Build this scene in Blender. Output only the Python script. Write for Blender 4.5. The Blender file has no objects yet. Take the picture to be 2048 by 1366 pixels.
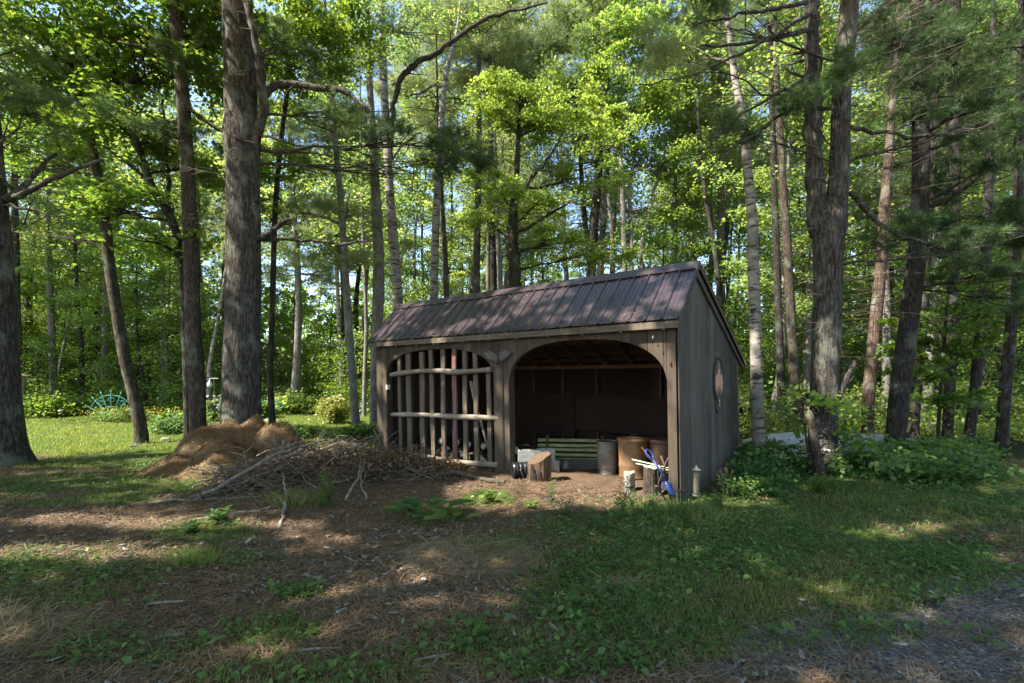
import bpy, math, random
import numpy as np
from mathutils import Vector, Matrix
random.seed(7)
RG = np.random.default_rng(11)
R = math.radians
C = bpy.context.scene.collection
scene = bpy.context.scene

# ------------------------------------------------------------------ camera, light
FPX, HC, HZ = 972.0, 1.6, 756.0
cam_d = bpy.data.cameras.new('camera'); cam = bpy.data.objects.new('camera', cam_d); C.objects.link(cam)
cam.location = (0, 0, HC); cam.rotation_euler = (R(90), 0, 0)
cam_d.sensor_width = 36; cam_d.lens = 36*FPX/2048; cam_d.shift_y = (HZ-683)/2048
cam_d.clip_start = 0.05; cam_d.clip_end = 1000
scene.camera = cam
SUN = Vector((-0.60, -0.25, 0.76)).normalized()
world = bpy.data.worlds.new('World'); scene.world = world; world.use_nodes = True
wn = world.node_tree.nodes; wl = world.node_tree.links
bgn = wn.get('Background') or wn.new('ShaderNodeBackground')
sky = wn.new('ShaderNodeTexSky'); sky.sky_type = 'NISHITA'; sky.sun_disc = False
sky.sun_elevation = math.asin(SUN.z); sky.sun_rotation = math.atan2(SUN.x, SUN.y)
sky.air_density = 1.0; sky.dust_density = 1.0
wl.new(sky.outputs[0], bgn.inputs[0]); bgn.inputs[1].default_value = 0.125
sl = bpy.data.lights.new('sun', 'SUN'); sl.energy = 5.0; sl.angle = R(0.55); sl.color = (1.0, 0.93, 0.80)
so = bpy.data.objects.new('sun', sl); C.objects.link(so); so.rotation_euler = SUN.to_track_quat('Z', 'Y').to_euler()
scene.view_settings.view_transform = 'Standard'; scene.view_settings.look = 'None'
scene.view_settings.exposure = 1.85; scene.view_settings.gamma = 1.0
try:
    scene.cycles.max_bounces = 7; scene.cycles.diffuse_bounces = 4; scene.cycles.transmission_bounces = 4
    scene.cycles.glossy_bounces = 2; scene.cycles.caustics_reflective = False; scene.cycles.caustics_refractive = False
except Exception: pass

# ------------------------------------------------------------------ noise + ground shape
_tab = np.random.default_rng(3).random((256, 256))
def vn(x, y, s=0):
    x = np.asarray(x, float)+s*37.7; y = np.asarray(y, float)+s*11.3
    xi = np.floor(x).astype(int); yi = np.floor(y).astype(int)
    fx = x-xi; fy = y-yi; fx = fx*fx*(3-2*fx); fy = fy*fy*(3-2*fy)
    a = _tab[xi & 255, yi & 255]; b = _tab[(xi+1) & 255, yi & 255]
    c = _tab[xi & 255, (yi+1) & 255]; d = _tab[(xi+1) & 255, (yi+1) & 255]
    return (a*(1-fx)+b*fx)*(1-fy)+(c*(1-fx)+d*fx)*fy
def fbm(x, y, s=0, o=4):
    r = 0; a = .5; f = 1.
    for k in range(o): r = r+a*vn(x*f, y*f, s+k*3); a *= .5; f *= 2.1
    return r/(1-.5**o)
def gz(x, y):
    return (fbm(np.asarray(x)*.35, np.asarray(y)*.35, 1, 3)-.5)*.12 + (vn(np.asarray(x)*1.7, np.asarray(y)*1.7, 5)-.5)*.04
def gzf(x, y): return float(gz(x, y))
def P(px, py, Y): return Vector(((px-1024)/FPX*Y, Y, HC+(HZ-py)/FPX*Y))
def GY(py): return FPX*HC/(py-HZ)
def GP(px, py, dz=0):
    Y = GY(py); X = (px-1024)/FPX*Y; return Vector((X, Y, gzf(X, Y)+dz))
def topx(X, Y):
    Y = np.maximum(Y, .3); return 1024+FPX*X/Y, HZ+FPX*HC/Y

# ------------------------------------------------------------------ shed frame
SO = Vector((2.19, 6.37, 0)); SU = Vector((-.787, .617, 0)).normalized(); SV = Vector((.617, .787, 0)).normalized()
SL, SD = 6.36, 3.05
def S(u, v, z):
    p = SO+SU*u+SV*v; return Vector((p.x-.016*z, p.y, z))
EV, EZ, RV, RZ, BV, BZ = -.16, 2.36, .68, 3.20, 3.36, 1.86    # eave, ridge, back eave in (v, z)
def roof_z(v): return EZ+(RZ-EZ)*(v-EV)/(RV-EV) if v < RV else RZ+(BZ-RZ)*(v-RV)/(BV-RV)

# ------------------------------------------------------------------ chosen sun spots; crown leaves are dropped along the rays that reach them
_el = [(1140,985,220,34,1),(1010,1010,110,22,.9),(250,1050,340,14,.95),(120,1110,230,17,.9),(640,1085,100,24,.9),(800,1060,40,8,.5),(60,1000,260,14,.6),
       (1790,1062,95,17,.95),(1960,1122,90,13,.85),(1470,992,90,17,.9),(1620,1012,80,10,.55),(2010,975,60,12,.8),(430,1028,150,8,.6),(1640,960,110,10,.5),
       (400,935,120,40,.9),(480,885,80,40,.95),(590,900,70,25,.7),(250,960,220,16,.85),(150,905,320,28,.7),(1290,1010,60,14,.6),(700,1040,60,12,.5),
       (850,1010,120,16,.55),(380,1145,90,8,.35),(1340,940,30,40,.6)]
def _plane_hit(px, py, o, n):
    d = Vector(((px-1024)/FPX, 1, (HZ-py)/FPX)); c = Vector((0, 0, HC)); return c+d*((o-c).dot(n)/d.dot(n))
_sp = []
_rn = (S(0, RV, RZ)-S(0, EV, EZ)).cross(S(1, EV, EZ)-S(0, EV, EZ)).normalized()
for px, py, r in [(775,665,.35),(810,640,.3),(850,660,.3),(880,628,.22),(925,650,.3),(905,610,.2),(985,600,.28),(1040,615,.25),(1075,592,.25),(1010,585,.2),(1135,635,.2),(1180,615,.2),
                  (1230,630,.22),(1290,615,.3),(1320,590,.25),(1345,610,.25),(1300,560,.12),(960,635,.15),(1000,640,.2),(1090,640,.15)]:
    _sp.append((_plane_hit(px, py, S(0, EV, EZ), _rn), r))
for px, py, r in [(1012,870,.22),(1010,780,.16),(1350,760,.16),(1350,860,.22),(1330,700,.2),(1290,690,.2),(768,760,.3),(768,850,.3),(900,745,.3),(840,745,.25),(870,832,.3),(950,832,.3),
                  (880,920,.3),(940,930,.3),(800,735,.15),(1080,930,.2),(1265,900,.2),(1230,930,.2),(1350,940,.2),(830,870,.2),(990,655,.2),(900,668,.25)]:
    _sp.append((_plane_hit(px, py, S(0, 0, 0), SV), r))
for px, py, Y, r in [(430,905,8.7,.5),(480,865,9.3,.45),(390,940,8.3,.45),(540,862,9.0,.35),(600,905,8.0,.45),(680,900,8.1,.45),(560,940,7.6,.35),(478,600,10.,.3),(484,700,10.,.25),(486,790,10.,.3),(470,430,10.,.25),(1635,700,8.1,.3),(1630,620,8.1,.25),(1655,890,8.1,.2),(1512,700,9.2,.3),(1750,650,12.7,.5),(1745,560,12.7,.4)]:
    _sp.append((P(px, py, Y), r))
_spg = np.array([[p.x-SUN.x/SUN.z*p.z, p.y-SUN.y/SUN.z*p.z, r] for p, r in _sp])
def gap(Pn):
    """probability of dropping a crown leaf so its sun ray reaches a chosen spot"""
    gx = Pn[:, 0]-SUN.x/SUN.z*Pn[:, 2]; gy = Pn[:, 1]-SUN.y/SUN.z*Pn[:, 2]
    px, py = topx(gx, gy)
    wob = (fbm(gx*2.2, gy*2.2, 21, 3)-.5)*1.5
    pr = np.where(fbm(gx*1.1, gy*1.1, 9, 3) > .76, .6, .0)
    for ex, ey, rx, ry, w in _el:
        d = ((px-ex)/rx)**2+((py-ey)/ry)**2+wob
        pr = np.maximum(pr, np.where((d < 1.3) & (gy > 1), w, 0))
    for x, y, r in _spg:
        d = ((gx-x)**2+(gy-y)**2)/r**2/1.3+wob*.8
        pr = np.maximum(pr, np.where(d < 1, .97, 0))
    own = Pn[:, 1] < 10
    pr = np.maximum(pr, np.where((gy > 11.2+1.5*wob) & (gx < 3) & own, np.where(fbm(gx*.55, gy*.55, 61, 2) > .42, .95, .35), 0))
    pr = np.maximum(pr, np.where((gy > 14) & (gx >= 3) & own, .7, 0))
    pr = np.maximum(pr, np.where((gy > 10.5) & (gy < 20.5) & (Pn[:, 0] < -14.5) & (gx < 1), .9, 0))
    return pr

# ------------------------------------------------------------------ mesh helpers
class MB:
    def __init__(s): s.v = []; s.f = []; s.m = []
    def add(s, vs, fs, mi=0):
        b = len(s.v); s.v += [tuple(v) for v in vs]; s.f += [tuple(i+b for i in f) for f in fs]; s.m += [mi]*len(fs); return s
    def box(s, o, a, b, c, mi=0):      # o corner, three edge vectors
        o, a, b, c = map(Vector, (o, a, b, c))
        vs = [o, o+a, o+a+b, o+b, o+c, o+a+c, o+a+b+c, o+b+c]
        fs = [(0,3,2,1), (4,5,6,7), (0,1,5,4), (1,2,6,5), (2,3,7,6), (3,0,4,7)]
        if a.cross(b).dot(c) < 0: fs = [f[::-1] for f in fs]
        return s.add(vs, fs, mi)
    def prism(s, pts, d, mi=0):        # polygon extruded by d
        n = len(pts); d = Vector(d); vs = [Vector(p) for p in pts]; vs += [p+d for p in vs]
        return s.add(vs, [tuple(range(n))[::-1], tuple(range(n, 2*n))]+[(i, (i+1) % n, n+(i+1) % n, n+i) for i in range(n)], mi)
    def tube(s, pts, rad, n=8, mi=0, cap=True, wob=0., lobes=0., tw=0.):
        pts = [Vector(p) for p in pts]; k = len(pts); b = len(s.v); up = None
        if not hasattr(rad, '__len__'): rad = [rad]*k
        ph = random.random()*9
        for i, p in enumerate(pts):
            t = (pts[min(i+1, k-1)]-pts[max(i-1, 0)])
            t = t.normalized() if t.length > 1e-9 else Vector((0, 0, 1))
            if up is None:
                up = Vector((1, 0, 0)) if abs(t.x) < .9 else Vector((0, 1, 0))
            up = (up-t*up.dot(t)).normalized(); sd = t.cross(up)
            for j in range(n):
                a = 2*math.pi*j/n+tw*i; r = rad[i]
                if wob: r *= 1+wob*(vn(j*1.9 % n+ph, i*.45+ph, 2)-.5)*2
                if lobes: r *= 1+lobes*max(0, 1-i/3.0)*math.cos(5*a+ph)
                s.v.append(tuple(p+up*(math.cos(a)*r)+sd*(math.sin(a)*r)))
        for i in range(k-1):
            for j in range(n):
                s.f.append((b+i*n+j, b+i*n+(j+1) % n, b+(i+1)*n+(j+1) % n, b+(i+1)*n+j)); s.m.append(mi)
        if cap:
            s.f.append(tuple(b+j for j in range(n))[::-1]); s.f.append(tuple(b+(k-1)*n+j for j in range(n))); s.m += [mi, mi]
        return s
    def lathe(s, c, prof, n=24, ax=(0, 0, 1), mi=0):
        ax = Vector(ax).normalized(); q = Vector((0, 0, 1)).rotation_difference(ax); c = Vector(c); b = len(s.v)
        for r, h in prof:
            for j in range(n):
                a = 2*math.pi*j/n; s.v.append(tuple(c+q @ Vector((math.cos(a)*r, math.sin(a)*r, h))))
        for i in range(len(prof)-1):
            for j in range(n):
                s.f.append((b+i*n+j, b+i*n+(j+1) % n, b+(i+1)*n+(j+1) % n, b+(i+1)*n+j)); s.m.append(mi)
        s.f.append(tuple(b+j for j in range(n))[::-1]); s.f.append(tuple(b+(len(prof)-1)*n+j for j in range(n))); s.m += [mi, mi]
        return s

def origin(o):
    p = Vector((0, 0, 0))
    while o is not None: p = p+o.location; o = o.parent
    return p
def tag(o, label=None, cat=None, group=None, kind=None):
    if label: o['label'] = label
    if cat: o['category'] = cat
    if group: o['group'] = group
    if kind: o['kind'] = kind
    return o
def obj(name, mb, mats, parent=None, at=None, smooth=False, auto=None):
    at = Vector(at) if at is not None else (origin(parent) if parent else Vector((0, 0, 0)))
    me = bpy.data.meshes.new(name)
    me.from_pydata([(x-at.x, y-at.y, z-at.z) for x, y, z in mb.v], [], mb.f)
    if not isinstance(mats, (list, tuple)): mats = [mats]
    for m in mats: me.materials.append(m)
    me.polygons.foreach_set('material_index', mb.m)
    if smooth: me.polygons.foreach_set('use_smooth', [True]*len(mb.f))
    me.update()
    if auto:
        try: me.set_sharp_from_angle(angle=R(auto))
        except Exception: pass
    o = bpy.data.objects.new(name, me); C.objects.link(o)
    if parent: o.parent = parent; o.location = at-origin(parent)
    else: o.location = at
    return o
def thing(name, loc, label, cat, group=None):
    o = bpy.data.objects.new(name, None); C.objects.link(o); o.location = loc; o.empty_display_size = .2
    return tag(o, label, cat, group)
def mesh_np(name, V, F, var, mat, smooth=False):
    me = bpy.data.meshes.new(name); V = np.ascontiguousarray(V, dtype=np.float32); F = np.ascontiguousarray(F, dtype=np.int32)
    me.vertices.add(len(V)); me.vertices.foreach_set('co', V.ravel())
    k = F.shape[1]; me.loops.add(F.size); me.loops.foreach_set('vertex_index', F.ravel())
    me.polygons.add(len(F)); me.polygons.foreach_set('loop_start', np.arange(0, F.size, k, dtype=np.int32))
    try: me.polygons.foreach_set('loop_total', np.full(len(F), k, dtype=np.int32))
    except Exception: pass
    if smooth: me.polygons.foreach_set('use_smooth', np.ones(len(F), dtype=bool))
    me.update(calc_edges=True)
    if var is not None:
        a = me.attributes.new('var', 'FLOAT', 'POINT'); a.data.foreach_set('value', np.ascontiguousarray(var, dtype=np.float32))
    me.materials.append(mat); return me
def link(name, me, parent=None, loc=(0, 0, 0)):
    o = bpy.data.objects.new(name, me); C.objects.link(o); o.parent = parent; o.location = loc; return o

# leaf-size templates: vertices with x across, y along, z up
T_OVATE = (np.array([(0,0,0),(.34,.35,.07),(.22,.75,.03),(0,1,-.06),(-.22,.75,.03),(-.34,.35,.07),(0,.45,-.03)]), np.array([(0,1,6),(1,2,6),(2,3,6),(3,4,6),(4,5,6),(5,0,6)]))
T_QUAD = (np.array([(0,0,0),(.38,.5,.10),(0,1,-.05),(-.38,.5,.10)]), np.array([(0,1,2),(0,2,3)]))
T_MAPLE = (np.array([(0,0,0),(.42,.02,.03),(.30,.35,0),(.62,.62,-.05),(.2,.62,0),(0,1,-.05),(-.2,.62,0),(-.62,.62,-.05),(-.3,.35,0),(-.42,.02,.03)]),
           np.array([(0,1,2),(2,3,4),(4,5,6),(6,7,8),(8,9,0),(0,2,4),(0,4,6),(0,6,8)]))
T_BLADE = (np.array([(-.5,0,0),(.5,0,0),(.32,.55,.10),(-.32,.55,.10),(0,1,.38)]), np.array([(0,1,2),(0,2,3),(3,2,4)]))
def _tuft(n, seed, spread=1.0, w=.035):
    g = np.random.default_rng(seed); V = []; F = []
    for i in range(n):
        d = g.normal(size=3)*spread*np.array([.75, .35, .75])+np.array([0, .8, 0]); d /= np.linalg.norm(d); L = .75+g.random()*.35
        s = np.cross(d, g.normal(size=3)); s /= np.linalg.norm(s); o = np.array([0, g.random()*.5, 0]); b = len(V)
        V += [o+s*w*.5, o-s*w*.5, o+d*L]; F.append((b, b+1, b+2))
    return np.array(V), np.array(F)
T_TUFT = _tuft(14, 5, .8, w=.05); T_TUFT_FAR = _tuft(8, 6, .8, w=.09)
_cl = [] ; _cf = []
for _a in range(3):
    for _i, (r, t) in enumerate([(0, 0), (.45, -.5), (.85, -.35), (.95, 0), (.85, .35), (.45, .5)]):
        _cl.append((math.cos(_a*2.094+t)*r, math.sin(_a*2.094+t)*r, .12*r))
    b = _a*6; _cf += [(b, b+1, b+2), (b, b+2, b+3), (b, b+3, b+4), (b, b+4, b+5)]
T_CLOVER = (np.array(_cl), np.array(_cf))
T_CHIP = (np.array([(-.5,0,.0),(.4,-.1,.0),(.5,.9,.0),(-.3,1,.0),(-.5,0,.08),(.4,-.1,.1),(.5,.9,.1),(-.3,1,.06)]), np.array([(4,5,6),(4,6,7),(0,1,5),(0,5,4),(1,2,6),(1,6,5),(2,3,7),(2,7,6),(3,0,4),(3,4,7)]))
T_STRAND = (np.array([(-.5,0,0),(.5,0,0),(.5,.5,.06),(-.5,.5,.06),(.4,1,-.0),(-.4,1,0)]), np.array([(0,1,2),(0,2,3),(3,2,4),(3,4,5)]))

def scatter(name, tmpl, pos, nrm, size, mat, width=None, var=None, dirv=None):
    """template copies at pos; local z along nrm, random spin (or local y along dirv)"""
    tv, tf = tmpl; N = len(pos); pos = np.asarray(pos, float)
    if N == 0: return None
    n = nrm/np.maximum(np.linalg.norm(nrm, axis=1, keepdims=True), 1e-6)
    a = RG.normal(size=(N, 3)) if dirv is None else dirv
    y = a-n*np.sum(a*n, axis=1, keepdims=True); y /= np.maximum(np.linalg.norm(y, axis=1, keepdims=True), 1e-6)
    x = np.cross(y, n)
    sx = size if width is None else width
    L = tv[None, :, :]*np.stack([sx, size, size], 1)[:, None, :]
    V = pos[:, None, :]+L[:, :, 0:1]*x[:, None, :]+L[:, :, 1:2]*y[:, None, :]+L[:, :, 2:3]*n[:, None, :]
    F = tf[None, :, :]+(np.arange(N)*len(tv))[:, None, None]
    if var is None: var = RG.random(N)
    return mesh_np(name, V.reshape(-1, 3), F.reshape(-1, tf.shape[1]), np.repeat(var, len(tv)), mat)

# ------------------------------------------------------------------ materials
def mat_new(name):
    m = bpy.data.materials.new(name); m.use_nodes = True; nt = m.node_tree
    for n in list(nt.nodes): nt.nodes.remove(n)
    out = nt.nodes.new('ShaderNodeOutputMaterial')
    def N(t, props=None, **ins):
        n = nt.nodes.new('ShaderNode'+t)
        for k, v in (props or {}).items(): setattr(n, k, v)
        for k, v in ins.items():
            s = n.inputs[int(k[1:])] if (k[0] == 'i' and k[1:].isdigit()) else n.inputs[k.replace('_', ' ')]
            if hasattr(v, 'is_output') or isinstance(v, bpy.types.NodeSocket): nt.links.new(v, s)
            else: s.default_value = v
        return n
    return m, nt, N, out
def ramp(N, fac, *stops):
    r = N('ValToRGB', Fac=fac); e = r.color_ramp.elements
    while len(e) > 1: e.remove(e[-1])
    e[0].position = stops[0][0]; e[0].color = tuple(stops[0][1])+(1,)
    for p, c in stops[1:]:
        x = e.new(p); x.color = tuple(c)+(1,)
    return r.outputs[0]
def g3(v): return (v, v, v)
def mix(N, f, a, b, mode='MIX'):
    n = N('MixRGB', {'blend_type': mode}, Fac=f, Color1=a, Color2=b); return n.outputs[0]
def coords(N, scale=(1, 1, 1), which='Object'):
    tc = N('TexCoord'); mp = N('Mapping', Vector=tc.outputs[which], Scale=scale); return mp.outputs[0]
def finish(N, nt, out, col, rough=.85, bump=None, bstr=.4, bdist=.02, metallic=0., spec=.3):
    p = N('BsdfPrincipled', Roughness=rough, Metallic=metallic)
    if hasattr(col, 'is_output') or isinstance(col, bpy.types.NodeSocket): nt.links.new(col, p.inputs['Base Color'])
    else: p.inputs['Base Color'].default_value = tuple(col)+(1,) if len(col) == 3 else col
    try: p.inputs['Specular IOR Level'].default_value = spec
    except Exception: pass
    if bump is not None:
        b = N('Bump', Strength=bstr, Distance=bdist, Height=bump); nt.links.new(b.outputs[0], p.inputs['Normal'])
    nt.links.new(p.outputs[0], out.inputs[0])

def leaf_mat(name, c1, c2, c3, tr=(.30, .45, .06), fac=.45, spec=.12):
    m, nt, N, out = mat_new(name)
    at = N('Attribute', {'attribute_name': 'var'})
    info = N('ObjectInfo')
    v = N('Math', {'operation': 'MULTIPLY_ADD'}, i0=info.outputs['Random'], i1=.35, i2=at.outputs['Fac'])
    v = N('Math', {'operation': 'SUBTRACT'}, i0=v.outputs[0], i1=.17)
    col = ramp(N, v.outputs[0], (0., c1), (.5, c2), (1., c3))
    d = N('BsdfDiffuse', Color=col)
    tcol = mix(N, 1., ramp(N, v.outputs[0], (0., (.55, .75, .8)), (1., (1.3, 1.1, .9))), tuple(tr)+(1,), 'MULTIPLY')
    t = N('BsdfTranslucent', Color=tcol)
    a = N('MixShader', Fac=fac, i1=d.outputs[0], i2=t.outputs[0])
    g = N('BsdfGlossy', Color=(.7, .8, .6, 1), Roughness=.6)
    b = N('MixShader', Fac=spec*.5, i1=a.outputs[0], i2=g.outputs[0])
    nt.links.new(b.outputs[0], out.inputs[0]); return m
M = {}
M['maple'] = leaf_mat('shade_toned_maple_leaf', (.032,.07,.012), (.06,.12,.018), (.10,.17,.028), tr=(.34,.50,.05))  # leaf colour darkened to carry the shade on the near crowns
M['maple_bright'] = leaf_mat('bright_leaf', (.09,.155,.03), (.14,.215,.04), (.20,.265,.06), tr=(.56,.76,.13))  # brighter maple leaf copy with the sunlit look in its colour
M['forest_leaf'] = leaf_mat('forest_leaf', (.065,.11,.026), (.11,.175,.038), (.17,.225,.06), tr=(.58,.74,.17))
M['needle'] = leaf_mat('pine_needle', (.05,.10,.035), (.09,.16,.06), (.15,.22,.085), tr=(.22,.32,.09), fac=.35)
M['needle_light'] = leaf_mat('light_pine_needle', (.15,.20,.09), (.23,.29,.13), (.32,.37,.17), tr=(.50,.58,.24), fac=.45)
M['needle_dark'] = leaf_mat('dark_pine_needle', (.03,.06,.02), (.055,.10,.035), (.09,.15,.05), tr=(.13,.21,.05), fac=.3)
M['weed'] = leaf_mat('weed_leaf', (.035,.085,.02), (.06,.13,.028), (.10,.18,.04), tr=(.20,.34,.06), fac=.35)
M['weed_light'] = leaf_mat('light_weed_leaf', (.07,.13,.022), (.11,.18,.03), (.16,.22,.045), tr=(.28,.38,.05), fac=.35)
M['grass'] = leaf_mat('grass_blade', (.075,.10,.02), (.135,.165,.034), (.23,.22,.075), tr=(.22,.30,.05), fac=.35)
M['shrub_gold'] = leaf_mat('gold_shrub_leaf', (.20,.20,.03), (.22,.28,.05), (.40,.24,.07), tr=(.45,.45,.09), fac=.3)
M['straw'] = leaf_mat('dry_straw', (.20,.14,.08), (.30,.22,.13), (.40,.32,.20), tr=(.1,.07,.04), fac=.1)
M['litter'] = leaf_mat('fallen_needles', (.085,.05,.032), (.175,.108,.068), (.31,.21,.14), tr=(.1,.05,.02), fac=.08)
M['pile_needle'] = leaf_mat('heaped_needles', (.10,.045,.02), (.20,.10,.045), (.30,.17,.088), tr=(.1,.05,.02), fac=.08)
M['lawn'] = leaf_mat('sunlight_toned_lawn_blade', (.14,.18,.03), (.21,.245,.05), (.28,.28,.08), tr=(.42,.48,.09), fac=.4)  # lighter than the yard grass; sunlight put into the blade colour
M['chip'] = leaf_mat('wood_chip', (.05,.042,.036), (.13,.115,.105), (.34,.33,.325), tr=(.05,.04,.03), fac=.05)
M['dead_leaf'] = leaf_mat('dead_leaf', (.07,.035,.018), (.13,.068,.034), (.21,.12,.06), tr=(.25,.12,.04), fac=.25)
M['petal_white'] = leaf_mat('white_petal', (.6,.6,.62), (.7,.7,.72), (.78,.78,.8), tr=(.5,.5,.5), fac=.2)
M['petal_yellow'] = leaf_mat('yellow_petal', (.6,.4,.02), (.7,.5,.03), (.75,.6,.05), tr=(.5,.4,.03), fac=.2)

def bark_mat(name, dark, light, lichen=None, sc=12., stretch=.2, lich_amt=.6, bstr=.9):
    m, nt, N, out = mat_new(name)
    c = coords(N, (sc, sc, sc*stretch))
    wn_ = N('TexNoise', Vector=coords(N, (3, 3, 2)), Scale=1.5, Detail=3.)
    wf = N('TexNoise', Vector=coords(N, (sc*1.5, sc*1.5, sc*.8)), Scale=1.2, Detail=4.)
    cw = mix(N, .25, c, wn_.outputs['Color'], 'ADD'); cw = mix(N, .5, cw, wf.outputs['Color'], 'ADD')
    vo = N('TexVoronoi', {'feature': 'DISTANCE_TO_EDGE'}, Vector=cw, Scale=1.6)
    no = N('TexNoise', Vector=c, Scale=2.2, Detail=6., Roughness=.65)
    h = N('Math', {'operation': 'MULTIPLY_ADD', 'use_clamp': True}, i0=vo.outputs['Distance'], i1=2.2, i2=0.)
    rd = N('TexNoise', Vector=coords(N, (sc*1.6, sc*1.6, sc*.16)), Scale=1.5, Detail=5., Roughness=.7)
    pl = N('TexNoise', Vector=coords(N, (sc*3, sc*3, sc*2.)), Scale=1.5, Detail=4., Roughness=.7)
    hm = N('Math', {'operation': 'MULTIPLY'}, i0=h.outputs[0], i1=no.outputs['Fac'])
    hr = N('Math', {'operation': 'MULTIPLY_ADD'}, i0=rd.outputs['Fac'], i1=.55, i2=-.12)
    hs = N('Math', {'operation': 'MULTIPLY_ADD'}, i0=hm.outputs[0], i1=.45, i2=hr.outputs[0])
    h2 = N('Math', {'operation': 'MULTIPLY_ADD', 'use_clamp': True}, i0=pl.outputs['Fac'], i1=.45, i2=hs.outputs[0])
    col = ramp(N, h2.outputs[0], (.22, tuple(x*.4 for x in dark)), (.36, dark), (.55, light), (.78, tuple(min(1, x*1.25) for x in light)))
    if lichen:
        ln = N('TexNoise', Vector=coords(N, (1, 1, .7)), Scale=3.5, Detail=5., Roughness=.6)
        f = ramp(N, ln.outputs['Fac'], (.52, (0, 0, 0)), (.66, g3(lich_amt)))
        col = mix(N, f, col, tuple(lichen)+(1,))
    finish(N, nt, out, col, .95, h2.outputs[0], bstr, .035, spec=.1); return m
M['bark_pine'] = bark_mat('pine_bark', (.036,.031,.027), (.118,.104,.092), (.19,.20,.165), lich_amt=.75)
M['bark_dark'] = bark_mat('dark_bark', (.022,.019,.016), (.064,.056,.049), (.14,.16,.12), sc=14)
M['bark_brown'] = bark_mat('brown_bark', (.04,.031,.025), (.108,.087,.070), (.20,.21,.16), sc=16)
M['bark_grey'] = bark_mat('grey_bark', (.10,.09,.08), (.24,.22,.20), (.30,.32,.27), sc=15, stretch=.3, bstr=.5)
M['bark_red'] = bark_mat('reddish_bark', (.055,.039,.031), (.16,.115,.09), (.25,.24,.2), sc=13)
def birch_mat():
    m, nt, N, out = mat_new('birch_bark')
    n1 = N('TexNoise', Vector=coords(N, (3, 3, 16)), Scale=1.3, Detail=4., Roughness=.6)
    n2 = N('TexNoise', Vector=coords(N, (2, 2, 5)), Scale=1.6, Detail=5., Roughness=.7)
    f = ramp(N, n1.outputs['Fac'], (.40, (1, 1, 1)), (.47, (0, 0, 0)))
    f2 = ramp(N, n2.outputs['Fac'], (.33, (1, 1, 1)), (.42, (0, 0, 0)))
    base = ramp(N, n2.outputs['Fac'], (.4, (.21,.19,.165)), (.7, (.38,.355,.32)))
    c = mix(N, f, base, (.05,.04,.035,1)); c = mix(N, f2, c, (.09,.07,.055,1))
    finish(N, nt, out, c, .8, n1.outputs['Fac'], .4, .02, spec=.2); return m
M['bark_birch'] = birch_mat()
def wood_mat(name, dark, light, grain=(12, 12, 1.0), rough=.85, bstr=.35, stain=None):
    m, nt, N, out = mat_new(name)
    n1 = N('TexNoise', Vector=coords(N, grain), Scale=3., Detail=5., Roughness=.6)
    n2 = N('TexNoise', Vector=coords(N), Scale=1.3, Detail=3.)
    at = N('Attribute', {'attribute_name': 'var'})
    c = ramp(N, n1.outputs['Fac'], (.3, dark), (.68, light))
    c = mix(N, ramp(N, n2.outputs['Fac'], (.35, g3(0.)), (.7, g3(.45))), c, tuple(x*.6 for x in dark)+(1,))
    ge = N('NewGeometry'); c = mix(N, 1., c, ramp(N, ge.outputs['Random Per Island'], (0., (.62,.60,.58)), (.5, (.95,.95,.95)), (1., (1.3,1.27,1.2))), 'MULTIPLY')
    if stain:
        n3 = N('TexNoise', Vector=coords(N), Scale=2.6, Detail=4.)
        c = mix(N, ramp(N, n3.outputs['Fac'], (.5, g3(0.)), (.7, g3(.6))), c, tuple(stain)+(1,))
    finish(N, nt, out, c, rough, n1.outputs['Fac'], bstr, .01, spec=.2); return m
M['board'] = wood_mat('brown_stained_board', (.052,.039,.029), (.105,.080,.060), (9, 9, .5), stain=(.085,.075,.06))
M['board_side'] = wood_mat('grey_brown_board', (.060,.051,.041), (.120,.103,.084), (9, 9, .45), stain=(.115,.115,.10))
M['fascia'] = wood_mat('weathered_trim', (.085,.068,.052), (.16,.13,.10), (1, 1, 8), stain=(.12,.11,.09))
M['inner'] = wood_mat('raw_lumber', (.06,.034,.022), (.12,.07,.044), (8, 8, .6))
M['rafter'] = wood_mat('rafter_lumber', (.13,.075,.045), (.25,.15,.09), (8, 8, .6))
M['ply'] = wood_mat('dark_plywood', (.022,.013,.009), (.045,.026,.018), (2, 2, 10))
M['rail'] = wood_mat('peeled_log', (.15,.125,.10), (.33,.285,.235), (2, 2, 9), stain=(.16,.15,.12))
M['slat'] = wood_mat('weathered_slat', (.085,.065,.048), (.18,.14,.105), (10, 10, .7), stain=(.12,.11,.08))
M['slat_red'] = wood_mat('reddish_slat', (.14,.075,.065), (.24,.14,.12), (10, 10, .7))
M['stick'] = wood_mat('dead_stick', (.11,.09,.07), (.34,.29,.24), (5, 5, 5), stain=(.2,.2,.17))
M['twig'] = wood_mat('dry_twig', (.10,.075,.055), (.30,.25,.20), (4, 4, 4), stain=(.05,.036,.026))
M['stick_dark'] = wood_mat('dark_stick', (.06,.045,.035), (.15,.12,.10), (5, 5, 5))
M['split'] = wood_mat('split_wood', (.065,.042,.028), (.17,.11,.07), (12, 12, 1.2), stain=(.12,.08,.05))
M['green_wood'] = wood_mat('mossy_green_slat', (.17,.18,.075), (.36,.37,.18), (1.5, 1.5, 9), stain=(.08,.07,.05))
M['grey_plain'] = wood_mat('grey_panel', (.05,.05,.045), (.10,.10,.09), (1, 1, 6))
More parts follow.
